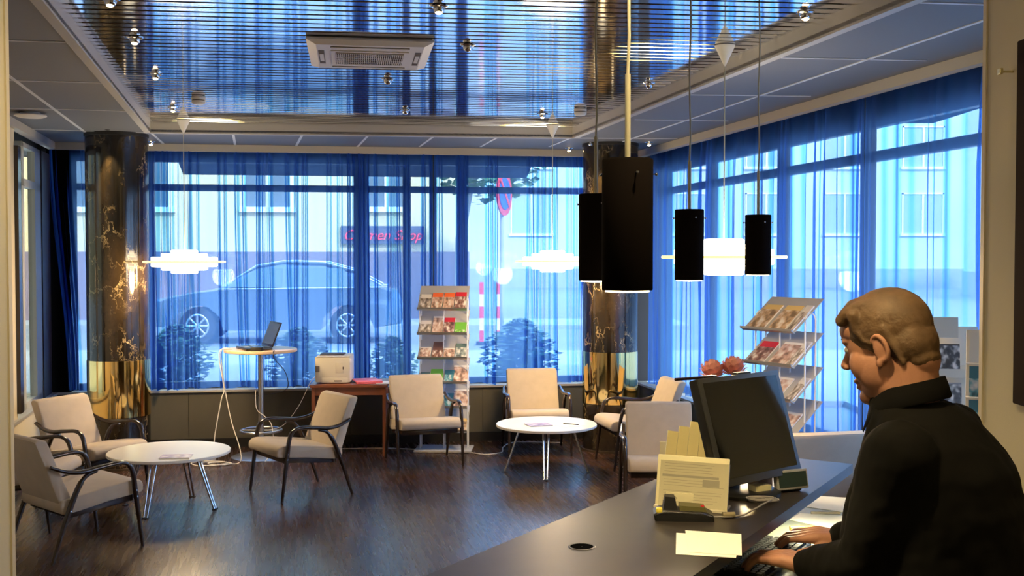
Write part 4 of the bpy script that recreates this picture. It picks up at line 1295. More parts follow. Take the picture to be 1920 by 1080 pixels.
for i, items in ((0, [(-.12, .15, .25, 9, 'brown and yellow magazine, left on the top shelf of the right rack'), (.07, .15, .25, 9, 'brown and yellow magazine, middle of the top shelf of the right rack'), (.19, .06, .26, 3, 'pale folded leaflet at the near end of the top shelf of the right rack')]),
                 (1, [(-.12, .15, .21, 1, 'reddish magazine, far left on the second shelf of the right rack'), (.08, .16, .22, 6, 'pale magazine with green mark on the second shelf of the right rack'), (.19, .06, .24, 3, 'pale leaflet at the near end of the second shelf of the right rack')]),
                 (2, [(.02, .15, .20, 6, 'pale photo magazine on the third shelf of the right rack'), (.19, .07, .22, 3, 'pale leaflet at the near end of the third shelf of the right rack')]),
                 (3, [(.08, .18, .20, 6, 'pale magazine with red mark on the fourth shelf of the right rack')])):
    for (xc, w_, h_, m, lab) in items:
        on_shelf(rack2, i, xc, w_, h_, .009, MC[m], lab, 'magazines on the right rack')

# leaflet stand behind the man
p3 = PY(1795, 600, 5.35)
t = empty('leaflet_stand', (p3.x, 5.35, 0), -.15, 'tall leaflet stand behind the man, beside the cream wall', 'leaflet stand')
b = MB(); b.box((0, .06, .78), (.22, .03, 1.44), bevel=.004); b.build('back_panel', M['beige'], t)
b = MB(); b.box((0, .04, .02), (.34, .34, .03), bevel=.004); b.build('base_plate', M['greymetal'], t)
for k in range(4):
    z = 1.33 - .19 * k
    b = MB(); b.box((-.0, .035, z - .03), (.22, .012, .02)); b.box((0, -.005, z - .07), (.22, .075, .006)); b.box((0, -.04, z - .05), (.22, .004, .04))
    b.build('pocket', M['beige'], t, smooth=False)
def leaf(dx, dy, z, w_, h_, m, label):
    R = Matrix.Rotation(-.15, 3, 'Z')
    l = Vector((p3.x, 5.35, 0)) + R @ Vector((dx, dy, 0))
    booklet('leaflet', w_, h_, .006, m, (l.x, l.y, z), (1.45, 0, -.15), label, 'leaflet', 'leaflets on the stand behind the man')
leaf(-.06, -.01, 1.45, .125, .10, M['beige'], 'cream card at the top of the leaflet stand behind the man')
leaf(-.05, -.03, 1.27, .115, .15, cover_mat('cover dark', (.02, .02, .02), (.06, .06, .06), split=.95), 'black photo leaflet below the cream card behind the man')
leaf(-.04, -.03, 1.08, .115, .15, cover_mat('cover grey', (.3, .3, .3), (.12, .12, .12), split=.95), 'grey leaflet below the black one behind the man')
p4 = PY(1843, 600, 5.0)
t = empty('leaflet_stand', (p4.x, 5.0, 0), -.4, 'narrow white leaflet stand just left of the cream wall edge', 'leaflet stand')
b = MB(); b.box((0, .03, .76), (.14, .012, 1.5), bevel=.003); b.build('back_panel', M['white'], t)
b = MB(); b.box((0, .02, .015), (.24, .26, .025), bevel=.004); b.build('base_plate', M['greymetal'], t)
for k in range(4):
    z = 1.36 - .155 * k
    b = MB(); b.box((0, -.005, z - .004), (.14, .06, .005)); b.build('ledge', M['white'], t, smooth=False)
for k, (m, lab) in enumerate(((M['white'], 'white leaflet at the top of the narrow stand beside the cream wall'), (MC[7], 'blue leaflet in the middle of the narrow stand beside the cream wall'), (MC[7], 'blue and white leaflet, third down on the narrow stand beside the cream wall'))):
    l = Vector((p4.x, 5.0, 0)) + Matrix.Rotation(-.4, 3, 'Z') @ Vector((0, -.02, 0))
    booklet('leaflet', .11, .14, .004, m, (l.x, l.y, 1.36 - .155 * k), (1.42, 0, -.4), lab, 'leaflet', 'leaflets on the narrow stand')

# ------------------------------------------------------------------ counter
KZ = 1.10
A = PZ(1357, 845, KZ); B_ = PZ(1599, 870, KZ); N1 = PZ(795, 1080, KZ); N2 = PZ(1395, 1013, KZ)
NL = A + (N1 - A) * 1.75; NR = B_ + (N2 - B_) * 2.25
cdir = (A - N1).normalized(); cin = Vector((cdir.y, -cdir.x, 0))       # cin points to the man's side
t = empty('reception_counter', ((A.x + NR.x) / 2, (A.y + NR.y) / 2, 0), 0, 'dark wood reception counter with a round cable hole, running from the bottom edge', 'counter')
off = Matrix.Translation(-Vector(t.location))
b = MB(); slab(b, [NL, NR, B_, A], KZ - .032, KZ); top = b.build('worktop', [M['counter']], t, xf=off, smooth=False)
gp = PZ(1091, 1025, KZ)
# no cable hole is cut: a flat black disc paints its dark inside, ringed
b = MB(); b.lathe([(.030, .0008), (.034, .0012), (.036, .0)], c=(gp.x, gp.y, KZ), n=36, cap=False); b.build('grommet_ring', M['blackplastic'], t, xf=off)
b = MB(); b.lathe([(.001, .0004), (.0305, .0006)], c=(gp.x, gp.y, KZ), n=36, cap=False); b.build('painted_cable_hole', M['black'], t, xf=off)
def inset(P, a, c):  # along counter, towards the man
    return P + cdir * a + cin * c
b = MB(); q0 = inset(A, -.03, .03); q1 = inset(NL, .03, .03)
slab(b, [q1, q0, q0 + cin * .03, q1 + cin * .03], 0, KZ - .032); b.build('front_panel', M['counter'], t, xf=off, smooth=False)
b = MB(); slab(b, [q1 + cin * .03, q0 + cin * .03, q0 + cin * .04, q1 + cin * .04], .94, KZ - .032); b.build('inner_lining', M['supp'], t, xf=off, smooth=False)
DZ = .95
b = MB(); e0 = q0 + cin * .045; e1 = q1 + cin * .045
slab(b, [e1, e0, e0 + cin * .62, e1 + cin * .62], DZ - .03, DZ); b.build('lower_desk', M['desk'], t, xf=off, smooth=False)
b = MB(); slab(b, [e0 - cdir * .03, e0, e0 + cin * .60, e0 + cin * .60 - cdir * .03], 0, DZ - .03); b.build('end_panel', M['supp'], t, xf=off, smooth=False)
mid = q0 - cdir * 1.15
b = MB(); slab(b, [mid, mid + cdir * .02, mid + cdir * .02 + cin * .34, mid + cin * .34], DZ, KZ - .032); b.build('divider', M['supp'], t, xf=off, smooth=False)
# under-counter lamp
ul = q0 - cdir * .52 + cin * .43
t = empty('desk_lamp', (ul.x, ul.y, KZ - .0335), math.atan2(cdir.y, cdir.x), 'small lamp tube under the counter edge lighting the papers', 'desk lamp')
b = MB(); b.box((0, 0, -.008), (.30, .035, .014), bevel=.003); b.build('housing', M['blackplastic'], t)
b = MB(); b.box((0, 0, -.0165), (.27, .022, .004)); b.build('tube', M['diffuser'], t, smooth=False)
l = bpy.data.lights.new('lamp_light', 'AREA'); l.shape = 'RECTANGLE'; l.size = .27; l.size_y = .03; l.energy = 1.6; l.color = (1, .9, .55)
o = bpy.data.objects.new('lamp_light', l); C.objects.link(o); o.parent = t; o.location = (0, 0, -.02); o.rotation_euler = (0, 0, 0)

# items on the counter
def on(u, v, z=KZ): return PZ(u, v, z)
# monitor
mc = PY(1407, 800, 3.42)
wdir = Vector((.76, .65, 0)).normalized(); nrm = Vector((wdir.y, -wdir.x, 0))
tilt = math.radians(17)
rzm = math.atan2(wdir.y, wdir.x)
t = empty('monitor', (mc.x, mc.y, KZ), rzm, 'black flat monitor tilted back on the counter, facing the man', 'monitor')
hc = mc.z - KZ
X = Matrix.Translation((0, 0, hc)) @ Matrix.Rotation(-tilt, 4, 'X')
b = MB(); b.box((0, .018, 0), (.405, .036, .335), bevel=.006); b.build('housing', M['blackplastic'], t, xf=X)
b = MB(); b.box((0, -.0015, 0), (.405, .006, .335), bevel=.002); b.build('bezel', mat('dark grey bezel', (.045, .045, .045), .4), t, xf=X)
b = MB(); b.box((0, -.0052, .004), (.368, .001, .296)); b.build('screen', M['screen'], t, xf=X, smooth=False)
b = MB(); b.box((0, .048, -.02), (.22, .03, .2), bevel=.01); b.build('rear_box', M['blackplastic'], t, xf=X)
b = MB(); b.box((0, .085, hc * .5), (.09, .03, hc), bevel=.005); b.build('stand', M['blackplastic'], t)
b = MB(); b.lathe([(.12, 0.0005), (.12, .01), (.10, .018)], n=40, c=(0, .03, 0)); b.build('base', M['blackplastic'], t)
# black strip and pen on top of the monitor
top_c = X @ Vector((-.19, .018, .1675))
R_ = Matrix.Rotation(rzm, 3, 'Z')
wp = Vector(t.location) + R_ @ top_c
b = MB(); b.cyl((-.075, 0, .005), (.07, 0, .005), .0048, n=10); o = b.build('pen', M['darkwood']); o.location = (wp.x, wp.y, wp.z + .001); o.rotation_euler = (0, 0, .5)
tag(o, 'dark pen sticking out over the left top corner of the monitor', 'pen')
for k, (dx, lab) in enumerate(((-.13, 'black clip on the left of the monitor top'), (.04, 'black clip in the middle of the monitor top'))):
    wp = Vector(t.location) + R_ @ (X @ Vector((dx, .018, .1685)))
    b = MB(); b.box((0, 0, .004), (.07, .022, .008), bevel=.002); o = b.build('clip', M['blackplastic']); o.location = wp; o.rotation_euler = (0, 0, rzm)
    tag(o, lab, 'clip', 'clips on the monitor')

# form holder
fl = on(1230, 950); fr = on(1363, 962)
d = (fr - fl); d.z = 0; wF_ = d.length; az = math.atan2(d.y, d.x)
t = empty('form_holder', (fl.x, fl.y, KZ), az, 'cream holder with printed forms standing on the counter left of the monitor', 'paper holder')
hF = (950 - 862) * fl.y / F * 1.04
X = Matrix.Translation((0, .0, .0)) @ Matrix.Rotation(-.25, 4, 'X')
b = MB(); b.box((wF_ / 2 - .004, .012, hF / 2 + .004), (wF_ + .004, .008, hF + .016), bevel=.002); b.build('back_plate', mat('cream card', (.85, .78, .52), .5), t, xf=X)
b = MB(); b.box((wF_ / 2 - .004, .03, .004), (wF_, .09, .006)); b.build('foot', M['beige'], t, smooth=False)
b = MB(); b.box((wF_ / 2 + .004, .0, hF / 2 - .002), (wF_ - .006, .012, hF - .006)); fm_ = b.build('forms', mat('form paper', (.55, .50, .34), .6), t, xf=X, smooth=False)
b = MB()
rg = random.Random(4)
for k in range(15):
    z = hF * (.95 - k * .055)
    if k in (4, 5, 9): continue
    x1 = wF_ * rg.uniform(.75, .96)
    b.box(((.02 + x1) / 2, -.0065, z - .006), (x1 - .02, .0008, .0012))
b.box((.10, -.0065, hF * .66), (.17, .0008, .007)); b.box((wF_ - .05, -.0065, hF * .55), (.05, .0008, .02))
b.build('print', M['greyprint'], fm_, xf=X, smooth=False)
cb_ = on(1274, 947)
t2 = empty('card_box', (cb_.x - .002, cb_.y - .035, KZ), az + .02, 'small cream card box with an oval mark in front of the form holder', 'card box')
b = MB(); b.box((0, 0, .024), (.082, .03, .046), bevel=.001); b.build('box', mat('cream box card', (.72, .66, .44), .6), t2)
b = MB(); b.tube([(-.022 + .012 * math.cos(a), -.0155, .031 + .0065 * math.sin(a)) for a in np.linspace(0, 2 * PI, 25)[:-1]], .0006, n=6, closed=True)
b.box((-.022, -.0155, .031), (.014, .0006, .0022)); b.build('oval_mark', M['text'], t2)
# yellow leaflets behind it
yl = on(1285, 905)
t3 = empty('leaflet_box', (yl.x + .01, yl.y + .06, KZ), az + .3, 'clear leaflet dispenser behind the form holder', 'leaflet holder')
b = MB(); b.box((0, .035, .06), (.17, .004, .12)); b.box((0, -.03, .03), (.17, .004, .06)); b.box((0, 0, .003), (.17, .07, .005)); b.build('tray', M['beige'], t3, smooth=False)
for k in range(4):
    l = Vector(t3.location) + Matrix.Rotation(az + .3, 3, 'Z') @ Vector((-.06 + .036 * k, .0, 0))
    o = booklet('leaflet', .035, .155 + .016 * k, .012, mat('yellow leaflet', (.90, .76, .38), .6) if k == 0 else bpy.data.materials['yellow leaflet'], (l.x, l.y - .005, KZ + .006), (1.40, .12, az + .3),
            ['yellow leaflet, leftmost behind the form holder', 'yellow leaflet, second from left behind the form holder', 'yellow leaflet, second from right behind the form holder', 'yellow leaflet, tallest one next to the monitor'][k], 'leaflet', 'yellow leaflets on the counter')
# card terminal
ct = on(1283, 972)
t4 = empty('card_terminal', (ct.x, ct.y, KZ), -.08, 'black card payment terminal in its cradle in front of the form holder', 'card terminal')
prof = [(-.085, .0), (-.088, .018), (-.07, .030), (.06, .026), (.08, .016), (.082, 0)]
b = MB(); b.loft([[(x * k, y, z * k2) for x, z in prof] for y, k, k2 in ((-.040, .94, .8), (-.034, 1, 1), (.034, 1, 1), (.040, .94, .8))]); b.build('cradle', M['blackplastic'], t4)
b = MB(); b.tube(spline([(-.084, -.041, .020), (-.04, -.042, .028), (.03, -.042, .027), (.075, -.041, .016)], 5), .0016, n=8); b.build('silver_trim', M['chrome'], t4)
b = MB(); b.loft([[(-.062, -.026, .026), (-.02, -.026, .026), (-.028, -.02, .064), (-.055, -.02, .066)], [(-.062, .026, .026), (-.02, .026, .026), (-.028, .02, .064), (-.055, .02, .066)]]); b.build('printer_hump', M['blackplastic'], t4)
b = MB(); b.loft([[(-.015, -.028, .028), (.062, -.028, .026), (.056, -.026, .038), (-.015, -.026, .042)], [(-.015, .028, .028), (.062, .028, .026), (.056, .026, .038), (-.015, .026, .042)]]); b.build('handset', mat('dark olive plastic', (.10, .09, .03), .35), t4)
b = MB(); b.box((-.073, -.03, .030), (.018, .02, .014), bevel=.004); b.build('yellow_key', mat('yellow key', (.75, .62, .08), .4), t4)
b = MB(); b.cyl((.05, -.012, .036), (.05, -.012, .0415), .005, n=14); b.build('red_button', M['red'], t4)
# loose sheets
for k, (us, lab) in enumerate((([(1268, 1000), (1388, 1007), (1380, 1047), (1267, 1040)], 'white slip lying lowest in front of the card terminal'),
                               ([(1285, 996), (1390, 1003), (1391, 1043), (1290, 1037)], 'white slip lying on top, in front of the card terminal'))):
    pts = [PZ(u, v, KZ) for u, v in us]
    b = MB(); z0 = .0008 + .001 * k; b.loft([[p + Vector((0, 0, z0)) for p in pts], [p + Vector((0, 0, z0 + .0008)) for p in pts]])
    o = b.build('paper_slip', M['paper'], smooth=False); tag(o, lab, 'paper', 'paper slips on the counter')
# customer display
cp = on(1487, 925)
t5 = empty('customer_display', (cp.x, cp.y + .03, KZ), .42, 'small grey framed customer display standing right of the monitor foot', 'display')
X = Matrix.Translation((0, 0, .038)) @ Matrix.Rotation(-.2, 4, 'X')
b = MB(); b.box((0, 0, 0), (.122, .02, .062), bevel=.003); b.build('frame', M['greymetal'], t5, xf=X)
b = MB(); b.box((0, -.0105, 0), (.108, .002, .047)); b.build('display_window', M['lcd'], t5, xf=X, smooth=False)
b = MB(); b.box((0, .02, .006), (.08, .05, .01), bevel=.003); b.build('foot', M['blackplastic'], t5)
bp_ = on(1427, 932)
b = MB(); b.box((0, 0, .018), (.062, .04, .034), bevel=.002); o = b.build('receipt_box', mat('pale yellow card', (.80, .72, .42), .6)); o.location = (bp_.x, bp_.y + .02, KZ + .0008); o.rotation_euler = (0, 0, .45)
tag(o, 'small pale yellow box between monitor foot and customer display', 'box')
b = MB(); b.box((0, 0, .032), (.06, .05, .062), bevel=.003); o = b.build('cup_block', mat('pinkish brown block', (.45, .33, .26), .5)); o.location = (bp_.x + .02, bp_.y + .10, KZ + .0008); o.rotation_euler = (0, 0, .45)
tag(o, 'small pinkish brown block behind the pale yellow box', 'box')
# coiled cable
cc = on(1430, 942)
pts = []
for k in range(60):
    a = k * .42; r_ = .036 + .006 * math.sin(k * .5)
    pts.append((cc.x + r_ * 1.2 * math.cos(a), cc.y + r_ * .7 * math.sin(a), KZ + .004 + .0002 * k))
q1_ = on(1395, 968); q2_ = on(1370, 972); q3_ = on(1338, 973)
pts += [(q1_.x, q1_.y, KZ + .004), (q2_.x, q2_.y, KZ + .004), (q3_.x, q3_.y, KZ + .006)]
b = MB(); b.tube(pts, .0026, n=7); o = b.build('cable', M['greycord']); tag(o, 'coiled grey cable on the counter running to the card terminal', 'cable')
b = MB(); b.cyl((-.018, 0, .009), (.018, 0, .009), .0085, n=16); o = b.build('cable_ferrite', mat('grey ferrite', (.25, .21, .12), .5)); q = on(1366, 971); o.location = (q.x, q.y, KZ); o.rotation_euler = (0, 0, .1)
tag(o, 'grey cylinder on the cable right of the card terminal', 'cable filter')

# flowers in a vase behind the monitor
fp = PY(1356, 700, 3.95)
t6 = empty('flower_vase', (fp.x, 3.95, KZ), 0, 'vase of pink roses behind the monitor', 'flower vase')
b = MB(); b.lathe([(.03, 0), (.042, .05), (.03, .14), (.022, .17), (.026, .18)], n=28); b.build('vase', M['white'], t6)
for (u, v, seed) in ((1336, 697, 1), (1375, 691, 2)):
    c = PY(u, v, 3.95) - Vector((fp.x, 3.95, KZ))
    b = MB(); b.tube(spline([(0, 0, .1), (c.x * .4, 0, c.z * .6), tuple(c)], 4), .003, n=6); b.build('stem', M['green'], t6)
    rg = random.Random(seed); b = MB()
    for k in range(46):
        ct_ = 1 - 1.62 * (k + .5) / 46; st_ = math.sqrt(max(0, 1 - ct_ * ct_)); a = k * 2.4
        n_ = Vector((st_ * math.cos(a), st_ * math.sin(a), ct_))
        rad = .026 + .010 * st_ + rg.uniform(-.003, .003)
        q = n_.cross(Vector((0, 0, 1)) if st_ > .2 else Vector((1, 0, 0))).normalized(); w2 = q.cross(n_)
        w2 = w2 if w2.z > 0 else -w2
        w2 = (w2 + n_ * .55).normalized()
        rr = []
        for hh, wv, ou in ((-.012, .5, -.004), (0, 1, 0), (.011, .95, .001), (.017, .5, .005)):
            rr.append([c + n_ * (rad + ou - .003 * abs(s_)) + q * .013 * wv * s_ + w2 * hh for s_ in (-1, -.4, .4, 1)])
        b.loft(rr, cap=False, closed=False)
    b.build('rose', M['pink'], t6, angle=80)

# things on the lower desk ------------------------------------------------
kp = PZ(1432, 1040, DZ + .02)
kdir = cdir; kang = math.atan2(cdir.y, cdir.x)
t7 = empty('keyboard', (kp.x, kp.y, DZ), kang, 'black keyboard under the man\'s hands on the lower desk', 'keyboard')
b = MB(); b.box((0, 0, .010), (.44, .155, .016), bevel=.004); b.build('case', M['blackplastic'], t7)
b = MB()
for r_ in range(6):
    for c_ in range(21):
        if r_ == 0 and 5 < c_ < 12: continue
        b.box((-.205 + c_ * .0202, -.058 + r_ * .0205 + (.005 if r_ == 5 else 0), .0215), (.0155, .0155, .007))
kk = b.build('keys', mat('black keys', (.02, .02, .022), .55), t7, smooth=False); kk['kind'] = 'stuff'
# sheets on the lower desk
for k, (us, lab, m) in enumerate((([(1480, 975), (1500, 963), (1585, 968), (1600, 1000), (1540, 988)], 'printed white sheet on the lower desk beside the man', 'paper'),
                                  ([(1505, 950), (1530, 930), (1600, 935), (1590, 962)], 'second printed sheet further along the lower desk', 'paper'))):
    pts = [PZ(u, v, DZ) for u, v in us]
    b = MB(); b.loft([[p + Vector((0, 0, .0008)) for p in pts], [p + Vector((0, 0, .0018)) for p in pts]])
    o = b.build('paper_sheet', M[m], smooth=False); tag(o, lab, 'paper', 'sheets on the lower desk')
pq = PZ(1512, 995, DZ)
b = MB(); b.cyl((-.055, 0, .008), (.045, 0, .008), .0075, n=14); b.cyl((.045, 0, .008), (.06, 0, .008), .006, n=14, r1=.002); o = b.build('highlighter', M['orange']); o.location = (pq.x, pq.y, DZ + .001); o.rotation_euler = (0, 0, .05)
tag(o, 'orange highlighter pen lying above the man\'s right hand', 'pen')
pq = PZ(1548, 966, DZ)
b = MB(); b.cyl((-.05, 0, .006), (.05, 0, .006), .005, n=12); o = b.build('pen', M['greyprint']); o.location = (pq.x, pq.y, DZ + .002); o.rotation_euler = (0, 0, -.1)
tag(o, 'grey pen lying on the printed sheets of the lower desk', 'pen')

# dark frame and knob on the near right wall
t8 = empty('wall_frame', (1.55, 3.0, 1.9), 0, 'tall dark framed panel on the near cream wall at the right edge', 'frame')
y1_ = 3.40
b = MB(); b.box((-.012, .0, 0), (.02, .70, 1.1), bevel=.005); b.build('panel', mat('very dark brown board', (.015, .006, .006), .9, spec=.05), t8)
t8.location = (1.55, PY(1906, 300, 1).y and 3.33 - .35, 1.95)
b = MB(); b.cyl((0, 0, 0), (-.035, 0, 0), .004, n=12); b.box((-.04, 0, 0), (.010, .022, .018), bevel=.002); o = b.build('wall_hook', mat('pale brass hook', (.7, .62, .35), .3, .6))
o.location = (1.55, 3.40, PY(1898, 132, 3.38).z)
tag(o, 'small pale hook on the near cream wall beside the dark frame', 'hook')

# ------------------------------------------------------------------ the man at the counter
FH = Vector((-.80, .60, 0)).normalized()      # horizontal facing of the head
ph_ = math.radians(15)
HF = FH * math.cos(ph_) - Vector((0, 0, 1)) * math.sin(ph_)
HL = Vector((0, 0, 1)).cross(FH).normalized()
HU = HF.cross(HL).normalized()
HO = Vector((.985, 2.868, 1.605))
HS = 1.06
def H(x, y, z): return HO + (HF * x + HL * y + HU * z) * HS
HM = Matrix((HF, HL, HU)).transposed()
BO = Vector((1.09, 2.81, 0))
BF = Vector((-.80, .60, 0)).normalized(); BL = Vector((0, 0, 1)).cross(BF)
def BP(f, l, z): return BO + BF * f + BL * l + Vector((0, 0, z))
man = empty('person', (BO.x, BO.y, 0), 0, 'man with light brown hair in a black shirt, typing at the counter', 'person')
mo = Matrix.Translation(-Vector(man.location))

def caps(b, pts, rs, sub=2):
    pts = [Vector(p) for p in pts]
    for i, (p, r) in enumerate(zip(pts, rs)):
        b.ball(p, r, sub=3)
        if i: b.tube([pts[i - 1], p], [rs[i - 1], r], n=20)

def rings_body(b, data, n=32):
    rr = []
    for (z, fx, a, l, lx) in data:
        rr.append([BP(fx + a * math.cos(t_) * (1 + .06 * math.cos(2 * t_)), lx + l * math.sin(t_), z) for t_ in np.linspace(0, 2 * PI, n + 1)[:-1]])
    b.loft(rr)

# wrists, elbows, shoulders
SHL, ELL, WRL = BP(.02, .215, 1.385), Vector((.875, 2.70, 1.09)), Vector((.795, 2.975, 1.003))
SHR, ELR, WRR = BP(.02, -.215, 1.385), Vector((1.15, 3.06, 1.10)), Vector((.965, 3.26, 1.000))

def hand(b, wrist, d, side, up, curl=1.0, s=1.0, thumb_out=1.0):
    """palm, five separate fingers; d = pointing direction, side = towards the thumb"""
    d = d.normalized(); side = (side - d * side.dot(d)).normalized(); up = d.cross(side)
    if up.z < 0: up = -up
    def q(x, y, z): return wrist + (d * x + side * y + up * z) * s
    caps(b, [q(-.10, 0, .015), q(-.03, 0, .008), q(0, 0, .004)], [.034 * s, .030 * s, .027 * s])
    # palm as overlapping metacarpals
    kn = [(.088, .034), (.093, .0115), (.088, -.0115), (.078, -.033)]
    for (kx, ky) in kn:
        caps(b, [q(.0, ky * .45, .004), q(.045, ky * .85, .012), q(kx, ky, .010)], [.022 * s, .0185 * s, .0128 * s])
    L_ = [(.043, .026, .021), (.048, .030, .022), (.045, .028, .021), (.035, .021, .019)]
    for i, ((kx, ky), (a, c, e)) in enumerate(zip(kn, L_)):
        sp = (.10, .02, -.06, -.15)[i]
        ang = [-.10, -.72 * curl, -1.12 * curl]
        ang[0] += (.04, -.05, -.02, .06)[i]
        p = [q(kx, ky, .010)]
        x, y, z = kx, ky, .010
        for ln, an in zip((a, c, e), ang):
            x += ln * math.cos(an); y += ln * sp; z += ln * math.sin(an)
            p.append(q(x, y, z))
        caps(b, p, [.0115 * s, .0098 * s, .0090 * s, .0078 * s])
    caps(b, [q(.012, .020, -.002), q(.040, .050, -.010), q(.070, .062 * thumb_out, -.014), (q(.096, .064 * thumb_out, -.018))], [.020 * s, .0145 * s, .0118 * s, .0098 * s])

b = MB()
# head
for c, r in (((-.012, 0, .045), (.100, .080, .092)), ((.030, 0, .02), (.066, .066, .085)), ((.028, 0, -.04), (.062, .062, .070)),
             ((.030, 0, -.083), (.052, .056, .040)), ((.070, 0, -.105), (.024, .032, .022)), ((-.005, 0, -.090), (.070, .066, .048)),
             ((.056, 0, .062), (.045, .060, .046)), ((.020, .042, -.045), (.052, .032, .055)), ((.020, -.042, -.045), (.052, .032, .055)),
             ((.078, 0, .040), (.022, .050, .016)), ((.084, 0, -.062), (.015, .028, .008)), ((.082, 0, -.078), (.014, .025, .009)),
             ((.050, .040, -.025), (.036, .030, .045)), ((.050, -.040, -.025), (.036, .030, .045)), ((-.075, 0, -.035), (.045, .062, .060))):
    b.ball(H(*c), tuple(x * HS for x in r), M=HM, sub=4)
caps(b, [H(.086, 0, .030), H(.100, 0, .002), H(.112, 0, -.018)], [.009, .010, .0125])
for sg in (-1, 1):
    b.ball(H(.104, .011 * sg, -.024), (.010, .008, .008), M=HM, sub=3)
    # ears: helix ring, antihelix and lobe
    pts = [H(-.012 - .019 * math.cos(a) + .004 * math.sin(a), sg * (.082 + .006 * math.cos(a)), .006 + .031 * math.sin(a)) for a in np.linspace(-1.9, 2.6, 14)]
    b.tube(pts, [.0062 * HS] * len(pts), n=10)
    b.ball(H(-.012, sg * .080, .002), (.019, .0055, .030), M=HM, sub=3)
    b.ball(H(-.002, sg * .082, -.030), (.010, .006, .012), M=HM, sub=3)
# neck
nb = BP(.075, .02, 1.44)
caps(b, [H(-.045, 0, -.03), (H(-.05, 0, -.10) + nb) / 2 + Vector((0, 0, .02)), nb], [.072, .076, .082])
# trunk core, arms and legs under the clothes
rings_body(b, [(.80, 0, .15, .18, 0), (.95, 0, .165, .20, 0), (1.15, 0, .165, .20, 0), (1.32, 0, .13, .19, 0), (1.42, .03, .09, .14, 0), (1.47, .05, .06, .08, 0)])
caps(b, [SHL, ELL, WRL], [.055, .045, .030]); caps(b, [SHR, ELR, WRR], [.055, .045, .030])
for sg in (-1, 1):
    caps(b, [BP(0, .10 * sg, .88), BP(.03, .11 * sg, .48), BP(-.01, .12 * sg, .09)], [.095, .062, .045])
    caps(b, [BP(-.02, .12 * sg, .05), BP(.16, .13 * sg, .04)], [.04, .035])
hand(b, WRL, Vector((-.148, .105, -.006)), Vector((.53, .85, 0)), None, 1.0, 1.03)
hand(b, WRR, Vector((-.15, .045, -.006)), Vector((-.25, -1, -.1)), None, .95, 1.0, 1.15)
body = b.build('body', M['skin'], man, xf=mo)
rm = body.modifiers.new('merge', 'REMESH'); rm.mode = 'VOXEL'; rm.voxel_size = .0030; rm.use_smooth_shade = True
sm = body.modifiers.new('soften', 'SMOOTH'); sm.factor = .5; sm.iterations = 4

# hair
b = MB()
b.ball(H(-.018, 0, .055), tuple(x * HS for x in (.107, .087, .096)), M=HM, sub=4)
b.ball(H(-.060, 0, .005), tuple(x * HS for x in (.066, .080, .075)), M=HM, sub=4)
b.ball(H(-.075, 0, -.038), tuple(x * HS for x in (.046, .064, .040)), M=HM, sub=4)
rg = random.Random(3)
# swept fringe standing up and forward
for k in range(9):
    yy = -.052 + .013 * k
    z0 = .118 - .004 * abs(k - 4)
    caps(b, [H(-.04, yy * .8, z0 + .012), H(.02, yy, z0 + .010 + rg.uniform(-.002, .002)), H(.056, yy * 1.0 + .004, z0 + .004), H(.074, yy * .92 + .006, z0 - .012 + rg.uniform(-.003, .003))], [.016, .018, .018, .017])
for sg in (-1, 1):
    caps(b, [H(.036, sg * .070, .095), H(.038, sg * .070, .062), H(.022, sg * .075, .030), H(.006, sg * .079, .020)], [.018, .012, .008, .005])
    caps(b, [H(-.03, sg * .075, .05), H(-.045, sg * .077, .0), H(-.055, sg * .072, -.04)], [.016, .010, .007])
hair = b.build('hair', M['hair'], man, xf=mo)
rm = hair.modifiers.new('merge', 'REMESH'); rm.mode = 'VOXEL'; rm.voxel_size = .0035; rm.use_smooth_shade = True
sm = hair.modifiers.new('soften', 'SMOOTH'); sm.factor = .5; sm.iterations = 5
tex = bpy.data.textures.new('strands', 'CLOUDS'); tex.noise_scale = .02; tex.noise_depth = 3
dm = hair.modifiers.new('strands', 'DISPLACE'); dm.texture = tex; dm.strength = .003; dm.mid_level = .5
for sg in (-1, 1):
    b = MB(); b.ball(H(.083, sg * .030, .018), .0115, sub=3); b.build('eye', mat('eye white', (.6, .55, .5), .2), man, xf=mo)
    b = MB(); b.tube([H(.088, sg * .015, .042), H(.092, sg * .030, .047), H(.082, sg * .046, .042)], [.003, .004, .002], n=8); b.build('eyebrow', M['hair'], man, xf=mo)

# shirt
b = MB()
rings_body(b, [(.78, -.0, .20, .235, 0), (.86, 0, .205, .245, 0), (1.0, 0, .215, .25, 0), (1.12, 0, .215, .25, 0), (1.22, -.005, .205, .25, 0), (1.31, -.005, .18, .245, 0),
               (1.38, .01, .15, .225, 0), (1.435, .03, .122, .175, 0), (1.468, .055, .10, .12, .01), (1.482, .066, .086, .092, .015)])
for S_, E_, W_ in ((SHL, ELL, WRL), (SHR, ELR, WRR)):
    cuff = W_ + (E_ - W_).normalized() * .035
    mid_ = (S_ + E_) / 2 + Vector((0, 0, -.01))
    caps(b, [S_ + Vector((0, 0, -.02)), mid_, E_, (E_ + cuff) / 2 + Vector((0, 0, -.008)), cuff], [.088, .078, .070, .060, .043])
shirt = b.build('shirt', M['shirt'], man, xf=mo)
rm = shirt.modifiers.new('merge', 'REMESH'); rm.mode = 'VOXEL'; rm.voxel_size = .006; rm.use_smooth_shade = True
sm = shirt.modifiers.new('soften', 'SMOOTH'); sm.factor = .5; sm.iterations = 8
tex = bpy.data.textures.new('creases', 'CLOUDS'); tex.noise_scale = .12; tex.noise_depth = 2
dm = shirt.modifiers.new('creases', 'DISPLACE'); dm.texture = tex; dm.strength = .022; dm.mid_level = .5
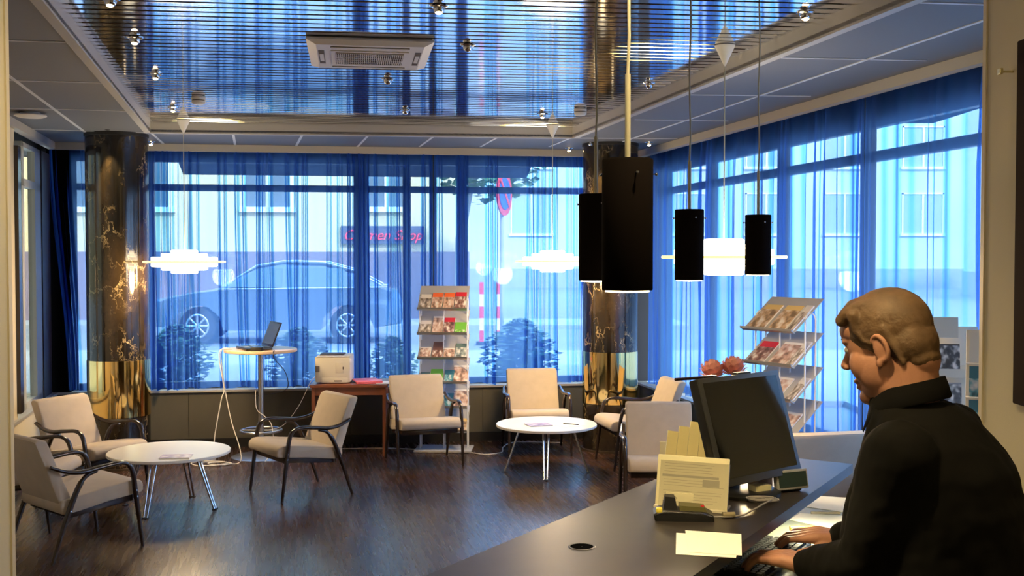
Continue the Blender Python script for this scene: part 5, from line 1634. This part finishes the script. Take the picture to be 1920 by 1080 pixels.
# collar band and points
b = MB()
rr = []
NC = 40
cc_ = BP(.065, .018, 1.482)
for (dz_, kk_) in ((-.012, 1.10), (.012, 1.06), (.036, 1.02), (.040, 1.05), (.020, 1.14), (-.008, 1.24), (-.014, 1.22), (-.012, 1.10)):
    ring = []
    for i_ in range(NC):
        a = .30 + (2 * PI - .60) * i_ / (NC - 1)
        front = max(0, math.cos(a))
        ring.append(cc_ + BF * (.088 * kk_ * math.cos(a)) + BL * (.088 * kk_ * math.sin(a)) + Vector((0, 0, dz_ - .004 + .026 * (-min(0, math.cos(a))) - .075 * front ** 1.5 * (1.15 if kk_ > 1.1 else .85))))
    rr.append(ring)
b.loft(rr, cap=False, closed=False); b.build('collar', M['shirt'], man, xf=mo, angle=60)
b = MB(); fpt = BP(.218, 0, 1.20)
for z_ in (1.30, 1.20, 1.10):
    pp_ = BP(.205 if z_ < 1.25 else .18, .0, z_); b.cyl(pp_, pp_ + BF * .006, .006, n=12)
    x_ = b.build('button', M['blackplastic'], man, xf=mo); b = MB()
b.bm.free()
cu_ = WRL + (ELL - WRL).normalized() * .05 + Vector((0, 0, .045))
b = MB(); b.ball(cu_, (.005, .005, .003), sub=2); b.build('cuff_button', M['chrome'], man, xf=mo)
# trousers and shoes
b = MB()
rings_body(b, [(.74, 0, .18, .20, 0), (.86, 0, .19, .215, 0), (.93, 0, .19, .22, 0)])
for sg in (-1, 1):
    caps(b, [BP(0, .10 * sg, .84), BP(.03, .11 * sg, .48), BP(-.01, .12 * sg, .13)], [.115, .088, .072])
tr_ = b.build('trousers', M['trouser'], man, xf=mo)
rm = tr_.modifiers.new('merge', 'REMESH'); rm.mode = 'VOXEL'; rm.voxel_size = .009; rm.use_smooth_shade = True
sm = tr_.modifiers.new('soften', 'SMOOTH'); sm.factor = .5; sm.iterations = 5
for sg in (-1, 1):
    b = MB(); c0 = BP(-.04, .12 * sg, .0)
    b.loft([[BP(-.06 + .01 * k, .12 * sg, 0) + BF * (x * (1 - .06 * k)) + BL * (y * (1 - .1 * k)) + Vector((0, 0, z)) for (x, y) in
             ((0, -.035), (.1, -.045), (.2, -.048), (.27, -.03), (.29, 0), (.27, .03), (.2, .048), (.1, .045), (0, .035), (-.015, 0))] for k, z in ((0, .0), (0, .03), (1.5, .06), (3.5, .085))])
    b.build('shoe', M['blackplastic'], man, xf=mo, angle=60)
